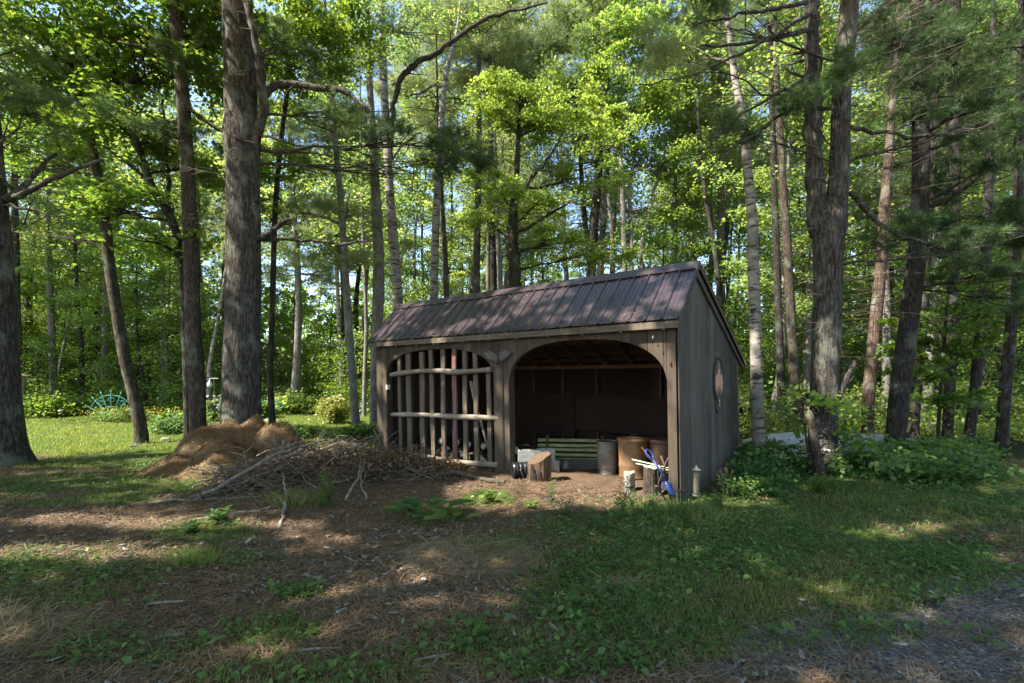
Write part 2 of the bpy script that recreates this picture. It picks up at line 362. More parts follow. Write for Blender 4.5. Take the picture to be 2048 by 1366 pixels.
def flat_mat(name, col, rough=.5, metallic=0., var=.25, sc=6., spec=.4, bstr=.15):
    m, nt, N, out = mat_new(name)
    n = N('TexNoise', Vector=coords(N), Scale=sc, Detail=5., Roughness=.65)
    c = ramp(N, n.outputs['Fac'], (.3, tuple(x*(1-var) for x in col)), (.7, tuple(min(1, x*(1+var)) for x in col)))
    finish(N, nt, out, c, rough, n.outputs['Fac'], bstr, .01, metallic, spec); return m
M['block'] = flat_mat('concrete', (.28,.29,.27), .95, sc=20, bstr=.5)
M['galv'] = flat_mat('galvanised_metal', (.17,.16,.14), .5, .5, .45, 5)
M['barrel'] = flat_mat('rust_brown_fibre', (.16,.088,.04), .6, 0, .35, 5)
M['barrel_dark'] = flat_mat('dark_brown_plastic', (.10,.058,.042), .5, 0, .25, 4)
M['black_pl'] = flat_mat('black_plastic', (.012,.013,.015), .35, 0, .3)
M['blue_pl'] = flat_mat('blue_plastic', (.018,.045,.19), .35, 0, .15)
M['teal'] = flat_mat('teal_painted_metal', (.12,.42,.32), .6, 0, .2)
M['white_pl'] = flat_mat('white_plastic', (.66,.68,.68), .4, 0, .08)
M['canoe'] = flat_mat('shade_greyed_hull', (.32,.33,.35), .5, 0, .12, 3)  # white hull greyed to put its shade into the colour
M['iron'] = flat_mat('dark_iron', (.035,.035,.034), .55, .5)
M['plaque_g'] = flat_mat('plaque_green', (.05,.05,.036), .6, 0, .25, 14)
M['plaque_p'] = flat_mat('plaque_salmon', (.52,.28,.19), .65, 0, .15, 14)
M['bronze'] = flat_mat('dull_pewter', (.055,.05,.045), .5, .3)
M['feeder'] = flat_mat('feeder_tin', (.17,.19,.16), .45, .3)
M['seed'] = flat_mat('feeder_seed', (.09,.08,.05), .8, 0, .5, 60)
M['pale_green'] = flat_mat('pale_green_paint', (.45,.58,.38), .5, 0, .1)
M['glass_pane'] = flat_mat('old_glass', (.05,.06,.05), .12, 0, .2)
M['stone'] = flat_mat('grey_stone', (.19,.185,.18), .95, 0, .45, 9, bstr=.6)
M['shelter'] = flat_mat('shelter_paint', (.30,.24,.14), .8)
def end_mat():
    m, nt, N, out = mat_new('log_end')
    w = N('TexNoise', Vector=coords(N), Scale=26., Detail=4.)
    c = ramp(N, w.outputs['Fac'], (.35, (.16,.10,.06)), (.48, (.50,.42,.32)), (.7, (.62,.56,.47)))
    finish(N, nt, out, c, .9, w.outputs['Fac'], .5, .01); return m
M['log_end'] = end_mat()
def roof_mat():
    m, nt, N, out = mat_new('brown_metal_roofing')
    n = N('TexNoise', Vector=coords(N), Scale=2.4, Detail=5., Roughness=.65)
    n2 = N('TexNoise', Vector=coords(N, (30, 30, 30)), Scale=2., Detail=3.)
    c = ramp(N, n.outputs['Fac'], (.3, (.034,.024,.029)), (.6, (.050,.035,.041)), (.8, (.070,.054,.058)))
    c = mix(N, ramp(N, n2.outputs['Fac'], (.58, g3(0.)), (.7, g3(.25))), c, (.14,.10,.08,1))
    finish(N, nt, out, c, .26, n2.outputs['Fac'], .08, .004, .1, .7); return m
M['roof'] = roof_mat()
def pile_mat():
    m, nt, N, out = mat_new('needle_mulch')
    n = N('TexNoise', Vector=coords(N), Scale=5., Detail=8., Roughness=.75)
    n2 = N('TexNoise', Vector=coords(N, (1, 1, 1)), Scale=60., Detail=3.)
    c = ramp(N, n.outputs['Fac'], (.3, (.08,.036,.016)), (.5, (.18,.09,.04)), (.72, (.28,.155,.078)))
    c = mix(N, .5, c, ramp(N, n2.outputs['Fac'], (.35, (.05,.026,.013)), (.65, (.26,.155,.085))))
    finish(N, nt, out, c, 1., n2.outputs['Fac'], .8, .03, spec=.05); return m
M['pile'] = pile_mat()
def ground_mat():
    m, nt, N, out = mat_new('forest_ground')
    gr = N('Attribute', {'attribute_name': 'green'}).outputs['Fac']; gv = N('Attribute', {'attribute_name': 'gravel'}).outputs['Fac']
    wd = N('Attribute', {'attribute_name': 'woods'}).outputs['Fac']; st = N('Attribute', {'attribute_name': 'straw'}).outputs['Fac']
    co = coords(N)
    a = N('TexNoise', Vector=co, Scale=2.2, Detail=8., Roughness=.7); b = N('TexNoise', Vector=co, Scale=34., Detail=4., Roughness=.7)
    d = N('TexNoise', Vector=coords(N, (9, 30, 9)), Scale=4., Detail=4., Roughness=.7)
    lit = ramp(N, b.outputs['Fac'], (.3, (.045,.033,.026)), (.48, (.115,.080,.058)), (.62, (.205,.145,.105)), (.78, (.33,.27,.21)))
    lit = mix(N, .4, lit, ramp(N, d.outputs['Fac'], (.35, (.04,.026,.018)), (.7, (.24,.15,.09))))
    lit = mix(N, ramp(N, a.outputs['Fac'], (.4, g3(0.)), (.65, g3(.4))), lit, (.085,.058,.042,1))
    grn = ramp(N, b.outputs['Fac'], (.3, (.032,.05,.012)), (.55, (.075,.115,.026)), (.75, (.13,.165,.05)))
    gvl = N('TexVoronoi', Vector=co, Scale=55.); gvc = ramp(N, gvl.outputs['Color'], (.1, (.06,.06,.062)), (.6, (.15,.15,.155)), (.9, (.29,.295,.30)))
    def edge(x, w=.5):
        s = N('Math', {'operation': 'ADD'}, i0=x, i1=a.outputs['Fac']); return ramp(N, s.outputs[0], (.78, g3(0.)), (1.05, g3(1.)))
    c = mix(N, edge(gv), lit, gvc); c = mix(N, edge(gr), c, grn)
    c = mix(N, edge(st), c, ramp(N, b.outputs['Fac'], (.3, (.18,.13,.08)), (.7, (.36,.28,.18))))
    flo = ramp(N, a.outputs['Fac'], (.35, (.020,.022,.010)), (.6, (.045,.05,.018)), (.75, (.09,.06,.035)))
    c = mix(N, wd, c, flo)
    finish(N, nt, out, c, 1., b.outputs['Fac'], .9, .03, spec=.05); return m
M['ground'] = ground_mat()

# ------------------------------------------------------------------ ground
GREEN = [(1540,1110,430,120,1),(1320,1200,260,110,.9),(1780,1000,380,75,1),(1930,1060,200,50,.5),(1120,1310,300,60,.62),(1560,1270,240,50,.4),(150,985,330,30,.7),
         (110,1165,240,55,.62),(350,1115,220,25,.4),(260,1300,180,40,.35),(540,1262,90,30,.9),(600,1185,60,18,.8),(400,1068,110,24,.8),(640,1355,260,30,.6),
         (850,1030,80,25,.8),(980,998,60,14,.7),(1150,1035,100,14,.45),(1000,1085,100,28,.45),(300,925,330,40,.8),(1270,1060,180,34,.85)]
GRAVEL = [(1740,1290,320,70,.62),(1940,1200,170,75,.72),(1560,1355,220,18,.6),(1915,1105,80,22,.8),(1920,1340,220,55,.72),(1600,1108,30,12,.6),(1000,1300,60,15,.5)]
STRAW = [(940,1118,130,34,1),(1240,1178,70,16,.9),(40,1262,130,40,1)]
def emask(L, X, Y):
    px, py = topx(X, Y); r = np.zeros_like(px, dtype=float)
    for ex, ey, rx, ry, w in L:
        d = np.sqrt(((px-ex)/rx)**2+((py-ey)/ry)**2); r = np.maximum(r, w*np.clip((1.35-d)/.6, 0, 1))
    return np.where(Y > .8, r, .4)
def is_lawn(X, Y): return np.clip((Y-9.6+.5*np.sin(X*2))/1.2, 0, 1)*np.clip((2.6-X-(Y-9)*.15)/1., 0, 1)*np.clip((21.5+np.sin(X*.6)-Y)/1.5, 0, 1)
def woods(X, Y):
    w = np.clip((Y-21+np.sin(X*.6))/2.5, 0, 1)
    return np.maximum(w, np.clip((X-2.6)/1.5, 0, 1)*np.clip((Y-8.2-.06*X)/1.2, 0, 1))
def greenm(X, Y): return np.maximum(emask(GREEN, X, Y)*np.clip(.55+2.2*(fbm(X*1.3, Y*1.3, 71, 3)-.30), .2, 1), .85*is_lawn(X, Y))
def axis(lo, hi, step, far, growth):
    a = list(np.arange(lo, hi, step)); s = step; x = a[-1]; up = []
    while x < far: s *= growth; x += s; up.append(x)
    s = step; x = a[0]; dn = []
    while x > -far: s *= growth; x -= s; dn.append(x)
    return np.array(dn[::-1]+a+up)
gx = axis(-9, 11, .07, 350, 1.12); gy = axis(1.8, 12, .06, 420, 1.12)
XX, YY = np.meshgrid(gx, gy, indexing='ij')
ZZ = gz(XX, YY)+(fbm(XX*5, YY*5, 4, 3)-.5)*.05*np.clip(1-(np.abs(XX)+np.abs(YY)-30)/20, 0, 1)
fade = np.clip(1-(np.hypot(XX, YY)-60)/60, 0, 1); ZZ = ZZ*fade
nx, ny = XX.shape; idx = np.arange(nx*ny).reshape(nx, ny)
F = np.stack([idx[:-1, :-1], idx[1:, :-1], idx[1:, 1:], idx[:-1, 1:]], -1).reshape(-1, 4)
gm = mesh_np('ground', np.stack([XX, YY, ZZ], -1).reshape(-1, 3), F, None, M['ground'], True)
for nm, arr in (('green', greenm(XX, YY)), ('gravel', emask(GRAVEL, XX, YY)), ('woods', woods(XX, YY)), ('straw', emask(STRAW, XX, YY))):
    a = gm.attributes.new(nm, 'FLOAT', 'POINT'); a.data.foreach_set('value', arr.ravel().astype(np.float32))
tag(link('ground', gm), 'shaded woodland ground of brown needles, weeds and gravel', 'ground', kind='structure')

def in_shed(X, Y, m=0.):
    dx = X-SO.x; dy = Y-SO.y; u = dx*SU.x+dy*SU.y; v = dx*SV.x+dy*SV.y
    return (u > -m) & (u < SL+m) & (v > -m) & (v < SD+m)
def ysamp(n, lo, hi, k=1.0):
    r = RG.random(n)
    return lo*(hi/lo)**r if k == 1 else (lo**(1-k)+r*(hi**(1-k)-lo**(1-k)))**(1/(1-k))
def gfield(n, lo, hi, mask, k=1., spread=1.2):
    Y = ysamp(n, lo, hi, k); X = (RG.random(n)*2-1)*spread*Y
    keep = (RG.random(n) < mask(X, Y)) & ~in_shed(X, Y, .02); X = X[keep]; Y = Y[keep]
    return np.stack([X, Y, gz(X, Y)+.0], 1)
def upn(n, s=.3): 
    a = RG.normal(size=(n, 3))*s; a[:, 2] += 1; return a
def stuff(name, me, label, cat): return tag(link(name, me), label, cat, kind='stuff')
cl = lambda X, Y: np.clip(fbm(X*1.6, Y*1.6, 31, 3)*3.2-1.1, 0, 1)
# grass blades (normal is sideways, blade grows up)
def grass_mesh(name, p, h, w, mat):
    n = len(p); nr = RG.normal(size=(n, 3)); nr[:, 2] = 0.15
    d = RG.normal(size=(n, 3))*.35; d[:, 2] = 1
    return scatter(name, T_BLADE, p, nr, h, mat, width=w, dirv=d)
p1 = gfield(150000, 2.2, 10, lambda X, Y: greenm(X, Y)*(.15+.85*cl(X+9, Y)), 1.)
p1[:, 2] -= .005
stuff('grass', grass_mesh('grass', p1, (.018+.042*RG.random(len(p1)))*(1+.9*vn(p1[:,0]*2, p1[:,1]*2)), .003+.0012*p1[:, 1]*.5, M['grass']), 'short green grass among the weeds in front of the shed', 'grass')
p2 = gfield(110000, 9.3, 24, lambda X, Y: is_lawn(X, Y)*np.clip(.25+cl(X, Y), 0, 1), 1.)
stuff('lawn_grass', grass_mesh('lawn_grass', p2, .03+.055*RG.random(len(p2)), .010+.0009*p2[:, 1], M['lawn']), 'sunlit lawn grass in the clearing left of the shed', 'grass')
# clover and small broad leaves
p3 = gfield(90000, 2.2, 9.5, lambda X, Y: greenm(X, Y)**1.3*cl(X, Y), 1.)
p3[:, 2] += .015+.05*RG.random(len(p3))
stuff('clover', scatter('clover', T_CLOVER, p3, upn(len(p3), .28), .014+.016*RG.random(len(p3)), M['weed']), 'patches of low clover and creeping weeds', 'clover')
p4 = gfield(60000, 2.2, 10, lambda X, Y: greenm(X, Y)*np.clip(cl(X+3, Y+5)*1.4-.2, 0, 1), 1.)
p4[:, 2] += .01+.05*RG.random(len(p4))
stuff('broadleaf_weeds', scatter('broadleaf_weeds', T_OVATE, p4, upn(len(p4), .45), .018+.045*RG.random(len(p4))**1.5, M['weed']), 'low broad leaved weeds creeping over the yard', 'weeds')
# needles and wood chips on bare soil
bare = lambda X, Y: (np.clip(1.1-greenm(X, Y), 0, 1)*(1-woods(X, Y))*.9+.1)*(1-.85*np.clip(emask(GRAVEL, X, Y)*1.3, 0, 1))
p5 = gfield(120000, 2.1, 10, bare, 1.); p5[:, 2] += .012+.012*RG.random(len(p5))
stuff('pine_litter', scatter('pine_litter', T_STRAND, p5, upn(len(p5), .16), .05+.06*RG.random(len(p5)), M['litter'], width=.0022+.0011*p5[:, 1]*.5), 'fallen brown pine needles covering the soil', 'pine litter')
chipm = lambda X, Y: bare(X, Y)*np.clip(1.2-np.abs(Y-4.2)/3.5, .08, 1)*np.clip(fbm(X*2, Y*2, 44, 2)*2.4-.6, 0, 1)
p6 = gfield(26000, 2.1, 9.5, chipm, 1.); p6[:, 2] += .008+.01*RG.random(len(p6)); n6 = len(p6)
cs = .014+.06*RG.random(n6)**3
stuff('wood_chips', scatter('wood_chips', T_CHIP, p6, upn(n6, .22), cs, M['chip'], width=cs*(.25+.35*RG.random(n6))), 'grey and brown bark chips strewn over the bare soil', 'wood chips')
p7 = gfield(60000, 2.1, 6, lambda X, Y: emask(STRAW, X, Y)**2, 1.); p7[:, 2] += .012+.03*RG.random(len(p7))
stuff('dry_grass', scatter('dry_grass', T_STRAND, p7, upn(len(p7), .2), .10+.12*RG.random(len(p7)), M['straw'], width=np.full(len(p7), .0035)), 'thatches of dry pale cut grass lying on the soil', 'dry grass')
p8 = gfield(22000, 2.1, 8, lambda X, Y: emask(GRAVEL, X, Y)*.9+.02, 1.); p8[:, 2] += .004
cs = .006+.012*RG.random(len(p8)); 
stuff('gravel', scatter('gravel', T_CHIP, p8, upn(len(p8), .8), cs, M['stone'], width=cs), 'grey gravel showing through the weeds at the driveway edge', 'gravel')

# ------------------------------------------------------------------ trees
def leaf_cloud(cent, rad, n, flat=.25, jit=1.):
    """n points in flat sprays around centres; returns pos, normals"""
    k = len(cent); i = RG.integers(0, k, n)
    d = RG.normal(size=(n, 3))*np.array([.5, .5, .5*flat])*rad[i][:, None]*jit
    # each spray is tipped a little
    tip = RG.normal(size=(k, 3))*.35; tip[:, 2] = 1
    t = tip[i]; d[:, 2] -= (d[:, 0]*t[:, 0]+d[:, 1]*t[:, 1])*.7+.25*(d[:, 0]**2+d[:, 1]**2)/np.maximum(rad[i], .05)
    nr = t+RG.normal(size=(n, 3))*.5
    return cent[i]+d, nr, i
def branchlet(mb, a, b, r, n=5, sag=.1, kink=.06, seg=5, cap=False):
    a = Vector(a); b = Vector(b); L = (b-a).length; pts = []
    for i in range(seg+1):
        t = i/seg; p = a.lerp(b, t); p.z -= sag*L*(t*t-t)*-1*0 + sag*L*(t-t*t)*-1
        if 0 < i < seg: p += Vector((random.gauss(0, kink*L/seg*1.5), random.gauss(0, kink*L/seg*1.5), random.gauss(0, kink*L/seg*1.5)))
        pts.append(p)
    mb.tube(pts, [r*(1-.85*i/seg) for i in range(seg+1)], n, cap=cap); return pts
def dead_twigs(mb, c0, d, L, r, k=5):
    """one bare branch with side twigs"""
    e = c0+d*L; e.z -= .08*L*random.random()
    pts = branchlet(mb, c0, e, r, 5, sag=random.uniform(-.12, .12), seg=6)
    for _ in range(k):
        t = random.uniform(.25, .95); i = min(int(t*6), 5); q = pts[i].lerp(pts[i+1], t*6-i)
        sd = (d.cross(Vector((0, 0, 1)))*random.choice((-1, 1))*random.uniform(.5, 1)+d*.6+Vector((0, 0, random.uniform(-.35, .25)))).normalized()
        l = L*random.uniform(.15, .45)*(1.2-t)
        tp = branchlet(mb, q, q+sd*l, r*.4, 3, sag=.05, seg=3)
        if random.random() < .6:
            branchlet(mb, tp[1], tp[1]+(sd+d*.8+Vector((0, 0, random.uniform(-.4, .2)))).normalized()*l*.5, r*.25, 3, seg=2)

def conv(trace, Y, cont=True):
    """pixel trace [(px, py, w)] at distance Y -> world centre line and radii, resampled"""
    pts = [P(x, y, Y) for x, y, w in trace]; rad = [w*.9/FPX*Y/2 for x, y, w in trace]
    return pts, rad
def resamp(pts, rad, step):
    op = [pts[0]]; orr = [rad[0]]
    for i in range(len(pts)-1):
        L = (pts[i+1]-pts[i]).length; k = max(1, int(L/step))
        for j in range(1, k+1):
            t = j/k; op.append(pts[i].lerp(pts[i+1], t)); orr.append(rad[i]*(1-t)+rad[i+1]*t)
    for _ in range(2):
        op = [op[0]]+[(op[i-1]+op[i]*2+op[i+1])/4 for i in range(1, len(op)-1)]+[op[-1]]
    return op, orr

def tuft_cloud(name, cent, dirs, rad, n, mat, size=.11, far=False, base=None, gapt=True):
    k = len(cent); i = RG.integers(0, k, n)
    d = RG.normal(size=(n, 3))*np.array([.5, .5, .16])*rad[i][:, None]
    pos = cent[i]+d
    if gapt: keep = RG.random(n) > gap(pos); pos = pos[keep]; d = d[keep]; i = i[keep]
    dv = d*1.2+dirs[i]*.35*rad[i][:, None]+RG.normal(size=d.shape)*.08+np.array([0, 0, .04])
    m = len(pos)
    if base is not None: pos = pos-np.array(base)
    return scatter(name, T_TUFT_FAR if far else T_TUFT, pos, RG.normal(size=(m, 3)), size*(.8+.5*RG.random(m)), mat, dirv=dv, var=np.clip(.5*RG.random(m)+.5*vn(pos[:, 0]*1.2, pos[:, 2]*1.2, 3), 0, 1))

def tree(name, label, cat, trace, Y, bark, top=17., limbs=(), blobs=(), dead=None, crown=None, group=None, seg=14, flare=1.5, lobes=.12, extra=None):
    """a single tree traced as a leaning, bending centre line; blobs (px,py,dY,rx,rz,n,kind,leafsize) are its foliage masses"""
    if crown: crown = crown[:4]+(int(crown[4]*(.4 if Y > 9 else .6)), crown[5])
    blobs = [b[:5]+(int(b[5]*(1.15 if b[6].startswith('maple') else (.72 if Y > 15 else .9) if b[6] in ('needle_dark', 'needle_light') else 1.1)), b[6], b[7]*(.78 if not b[6].startswith('needle') else 1.05)) for b in blobs]
    pts, rad = conv(trace, Y)
    bx, by = pts[0].x, pts[0].y; g = gzf(bx, by)
    root = thing(name, (bx, by, g), label, cat, group)
    base = [Vector((bx, by, g-.15)), Vector((bx, by, g+.05)), Vector((bx, by, g+.3))]
    br = [rad[0]*flare, rad[0]*(1+(flare-1)*.5), rad[0]*(1+(flare-1)*.12)]
    pts = base+[p for p in pts if p.z > g+.45]; rad = br+rad[-(len(pts)-3):]
    if top and pts[-1].z < top:
        d = (pts[-1]-pts[-2]).normalized(); d = (d+Vector((0, 0, 1.5))).normalized(); zl = pts[-1].z; r0 = rad[-1]; p0 = pts[-1].copy()
        for t in (.33, .66, 1.): pts.append(p0+d*((top-zl)*t/max(d.z, .3))); rad.append(r0*(1-t*.9))
    sp, sr = resamp(pts, rad, max(.18, rad[3]*.7))
    mb = MB(); mb.tube(sp, sr, seg, wob=.07, lobes=lobes)
    twigs = MB()
    for li, lm in enumerate(limbs):
        lt, ly = lm[0], lm[1]; lbk = M[lm[2]] if len(lm) > 2 else bark
        lp = [P(x, y, Y+ly*i/max(1, len(lt)-1)) for i, (x, y, w) in enumerate(lt)]; lr = [w/FPX*Y/2 for x, y, w in lt]
        lp, lr = resamp(lp, lr, .15); lp = [q+Vector((random.gauss(0, .018), random.gauss(0, .018), random.gauss(0, .018))) if i else q for i, q in enumerate(lp)]; lmb = MB().tube(lp, lr, 8, wob=.2)
        for _ in range(int(4+len(lp)*.4)):
            i = random.randint(len(lp)//4, len(lp)-2); dd = (lp[i+1]-lp[i]).normalized()
            s = (dd*.7+Vector((random.gauss(0, .6), random.gauss(0, .6), random.gauss(0, .4)))).normalized()
            dead_twigs(lmb, lp[i], s, random.uniform(.25, .8), max(.006, lr[i]*.3), 3)
        obj('limb', lmb, lbk, root, smooth=True)
    for bpx, bpy_, dY, rx, rz, n, kind, ls in blobs:
        c = P(bpx, bpy_, Y+dY); near = min(sp[len(sp)//5:], key=lambda q: (q-c).length+abs(q.z-(c.z-.6))*.8)
        r = max(.012, min(.05, rx*.02)); main = branchlet(mb, near, c, r*1.5, 6, sag=-.06, seg=7)
        for _ in range(int(6+rx*6)):
            q = main[random.randint(2, 7)]; e = c+Vector((random.gauss(0, rx*.55), random.gauss(0, rx*.5), random.gauss(0, rz*.5)))
            branchlet(mb, q, e, r*.6, 4, sag=-.05, seg=4)
    if dead:
        for k, zlo, zhi, L, az0, az1, rr in dead:
            for _ in range(k):
                z = random.uniform(zlo, zhi); q = min(sp, key=lambda p: abs(p.z-z)); a = random.uniform(az0, az1)
                tw = MB() if Y < 11 else mb
                dead_twigs(tw, q.copy(), Vector((math.cos(a), math.sin(a), random.uniform(-.15, .3))).normalized(), L*random.uniform(.5, 1.15), rr*random.uniform(.6, 1.2), 6)
                if Y < 11: obj('dead_branch', tw, M['stick'] if bark is not M['bark_dark'] else M['stick_dark'], root, smooth=True)
    if extra: extra(mb, sp, sr)
    obj('trunk', mb, bark, root, smooth=True)
    groups = {}
    for b in blobs: groups.setdefault(b[6], []).append(b)
    if crown:       # the part of the crown that rises out of the picture: (kind, radius, zlo, zhi, n, leafsize)
        kind, cr, zlo, zhi, n, ls = crown; topp = min(sp, key=lambda p: abs(p.z-(zlo+zhi)/2))
        groups.setdefault(kind, []).append(('w', topp, cr, (zhi-zlo)/2, n, ls, zlo, zhi))
    first = True
    for kind, bl in groups.items():
        Ps = []; Ns = []; Ls = []; Cs = []; Ds = []; Rs = []
        for b in bl:
            if b[0] == 'w':
                _, tp, cr, rz, n, ls, zlo, zhi = b; c = Vector((tp.x, tp.y, (zlo+zhi)/2)); rx = cr; k = int(cr*cr*2.5)+6
            else:
                bpx, bpy_, dY, rx, rz, n, _, ls = b; c = P(bpx, bpy_, Y+dY); k = int(5+rx*rz*9)
            cc = RG.normal(size=(k, 3)); cc = cc/np.linalg.norm(cc, axis=1, keepdims=True)*(RG.random((k, 1))**.45)*np.array([rx, rx*.9, rz])
            dd = cc/np.maximum(np.linalg.norm(cc, axis=1, keepdims=True), .01); cc = cc+np.array(c)
            sr_ = np.full(k, min(.85, max(.32, rx*.33)))*(.7+.6*RG.random(k))*(.62 if kind.startswith('needle') else 1)
            if kind.startswith('needle'):
                Cs.append(cc); Ds.append(dd); Rs.append(sr_); Ls.append((n, ls))
            else:
                pp, nn, _i = leaf_cloud(cc, sr_, n); Ps.append(pp); Ns.append(nn); Ls.append(np.full(n, ls))
        if kind.startswith('needle'):
            n = sum(a for a, _ in Ls); ls = Ls[0][1]
            me = tuft_cloud('crown', np.concatenate(Cs), np.concatenate(Ds), np.concatenate(Rs), n, M[kind], ls, base=(bx, by, g))
        else:
            pp = np.concatenate(Ps); nn = np.concatenate(Ns); ss = np.concatenate(Ls)*(.7+.6*RG.random(len(pp)))
            keep = RG.random(len(pp)) > gap(pp); pp = pp[keep]-np.array([bx, by, g]); nn = nn[keep]; ss = ss[keep]
            me = scatter('crown', T_MAPLE if (kind.startswith('maple') and Y < 13) else T_QUAD, pp, nn, ss, M[kind])
        if me: link('crown', me, root)
    return root

PI = math.pi
# --- near and middle trees, traced
tree('pine_tree', 'massive rough grey pine trunk cut by the left edge of the photo', 'pine tree',
     [(2,925,84),(0,900,80),(-6,800,76),(-12,650,74),(-18,500,70),(-28,350,64),(-40,200,58),(-50,50,52)], 8.9, M['bark_pine'], top=19, seg=22,
     limbs=[([(12,402,22),(30,392,16),(50,372,12),(80,335,9),(110,305,5)], .3), ([(28,394,12),(75,374,9),(140,340,7),(205,322,4)], -.5), ([(-5,405,5),(60,420,4),(120,436,2)], -.3)],
     blobs=[(-60,100,0,1.6,1.,900,'needle',.13),(60,215,-.6,1.1,.35,420,'needle',.12)],
     dead=[(16, 4.2, 9.5, 1.5, -1.2, 1.0, .014)], crown=('needle', 3.6, 9.5, 18, 6500, .16))
def scar(mb, sp, sr): pass
tree('maple_tree', 'slim leaning brown tree whose bark is stripped pale near the ground', 'maple tree',
     [(283,888,25),(278,850,24),(268,790,24),(255,740,23),(246,700,23),(236,640,22),(227,580,22),(217,520,21),(212,450,20),(209,412,20),(198,370,20),(183,290,18),(170,230,17),(152,180,15),(138,130,13),(134,60,12),(130,0,10)], 11.9, M['bark_brown'], top=14, flare=1.15,
     limbs=[([(210,425,9),(190,405,7),(172,390,4)], .2)],
     blobs=[(60,60,0,2.1,1.0,4200,'maple',.13),(150,150,.3,1.9,.8,3600,'maple',.13),(250,60,-.5,1.8,.9,3600,'maple',.13),(60,240,.6,1.6,.55,2200,'maple',.12),(110,330,.5,1.5,.4,1500,'maple',.12),(270,400,-.4,1.5,.25,1100,'maple',.12),(200,480,1,1.6,.5,1200,'maple',.12)],
     crown=('maple', 3.2, 10.6, 15, 5000, .15))
tree('maple_tree', 'dark maple behind the mid left pine, its upper stem slanting up left', 'maple tree',
     [(378,885,19),(376,780,19),(372,650,19),(369,580,18),(366,520,18),(352,460,17),(338,425,16),(318,400,16),(300,365,15),(287,330,15),(277,290,14),(262,250,14),(240,195,13),(225,140,12),(205,90,11),(192,40,10),(185,0,9)], 11.2, M['bark_dark'], top=13, flare=1.2,
     limbs=[([(346,445,9),(340,400,8),(335,350,6),(330,290,5),(325,200,4)], .4), ([(300,365,6),(250,320,5),(200,290,3)], .4)],
     blobs=[(330,130,0,1.7,.8,3400,'maple',.12),(250,260,.3,1.6,.6,2400,'maple',.12),(420,60,.4,1.5,.8,2600,'maple',.12),(310,470,-.5,1.5,.25,1100,'maple',.12),(380,330,.6,1.2,.5,1200,'maple',.12),(180,400,.2,1.3,.3,900,'maple',.12)],
     crown=('maple', 3.0, 9.8, 14, 5000, .15))
tree('pine_tree', 'mid sized straight pine with patchy brown bark left of the big pine', 'pine tree',
     [(398,898,34),(397,860,33),(394,800,33),(389,700,33),(385,620,32),(384,540,31),(382,470,30),(378,400,29),(375,330,28),(371,270,27),(366,200,26),(360,130,26),(354,60,24),(350,0,23)], 10.4, M['bark_brown'], top=18, seg=18, flare=1.25,
     limbs=[([(352,98,8),(310,100,6),(270,88,5),(235,84,3)], -.3), ([(366,210,7),(400,235,6),(440,262,5),(500,285,4),(560,300,2)], -.5), ([(372,250,7),(345,262,6),(320,280,3)], -.2)],
     blobs=[(250,215,-.4,.8,.3,500,'needle',.12),(330,235,-.6,.7,.25,400,'needle',.12),(340,90,-.5,.7,.4,300,'needle',.12)],
     dead=[(16, 4.5, 10, 1.3, 0, 6.28, .012)], crown=('needle', 2.6, 11, 17, 3500, .16))
tree('pine_tree', 'biggest thick pine trunk standing behind the brown needle pile', 'pine tree',
     [(483,902,92),(483,860,84),(484,800,78),(484,700,74),(486,600,72),(487,500,70),(486,400,68),(485,330,67),(484,285,74),(484,268,76),(482,235,66),(481,150,64),(478,80,62),(475,0,60)], 10.4, M['bark_pine'], top=21, seg=28, flare=1.35,
     limbs=[([(505,285,26),(520,262,22),(528,235,20),(530,200,18),(524,150,17),(518,110,15),(508,60,13),(495,10,12)], -.45),
            ([(528,195,16),(534,172,15),(560,166,13),(600,170,13),(640,178,12),(690,182,11),(715,196,9),(735,225,7)], -.4),
            ([(500,478,14),(528,476,12),(545,462,11),(560,446,11),(575,438,9),(585,436,5)], -.5),
            ([(520,479,9),(570,478,7),(620,482,6),(690,488,5),(745,480,3)], -.3),
            ([(512,265,6),(540,276,5),(600,292,3)], -.3),
            ([(440,262,7),(410,245,6),(375,215,4),(360,205,3)], -.4), ([(500,412,6),(530,400,7),(540,394,4)], -.3)],
     blobs=[(560,90,.5,1.,.5,500,'needle',.12),(700,215,.5,1.3,.4,900,'needle',.12),(820,290,.9,1.5,.45,1300,'needle_dark',.12),(900,330,1.1,1.2,.35,700,'needle_dark',.12)],
     dead=[(14, 4.5, 10.5, 1.6, 0, 6.28, .013)], crown=('needle', 4.0, 11.5, 20, 8000, .16))
tree('maple_tree', 'dark leaved maple spreading above right of the biggest pine', 'maple tree',
     [(545,872,14),(540,760,13),(545,600,12),(550,420,11),(560,300,10),(575,180,9),(590,60,8),(600,0,7)], 13.3, M['bark_dark'], top=14, flare=1.2,
     blobs=[(600,60,-.6,1.8,1.1,4200,'maple',.13),(680,60,-.2,1.3,.9,2200,'maple',.13),(560,170,.2,1.3,.8,1800,'maple',.12),(560,330,.2,1.2,.7,1500,'maple',.12),(530,420,.4,1.,.4,700,'maple',.12)],
     crown=('maple', 2.6, 12.3, 15, 2500, .15))
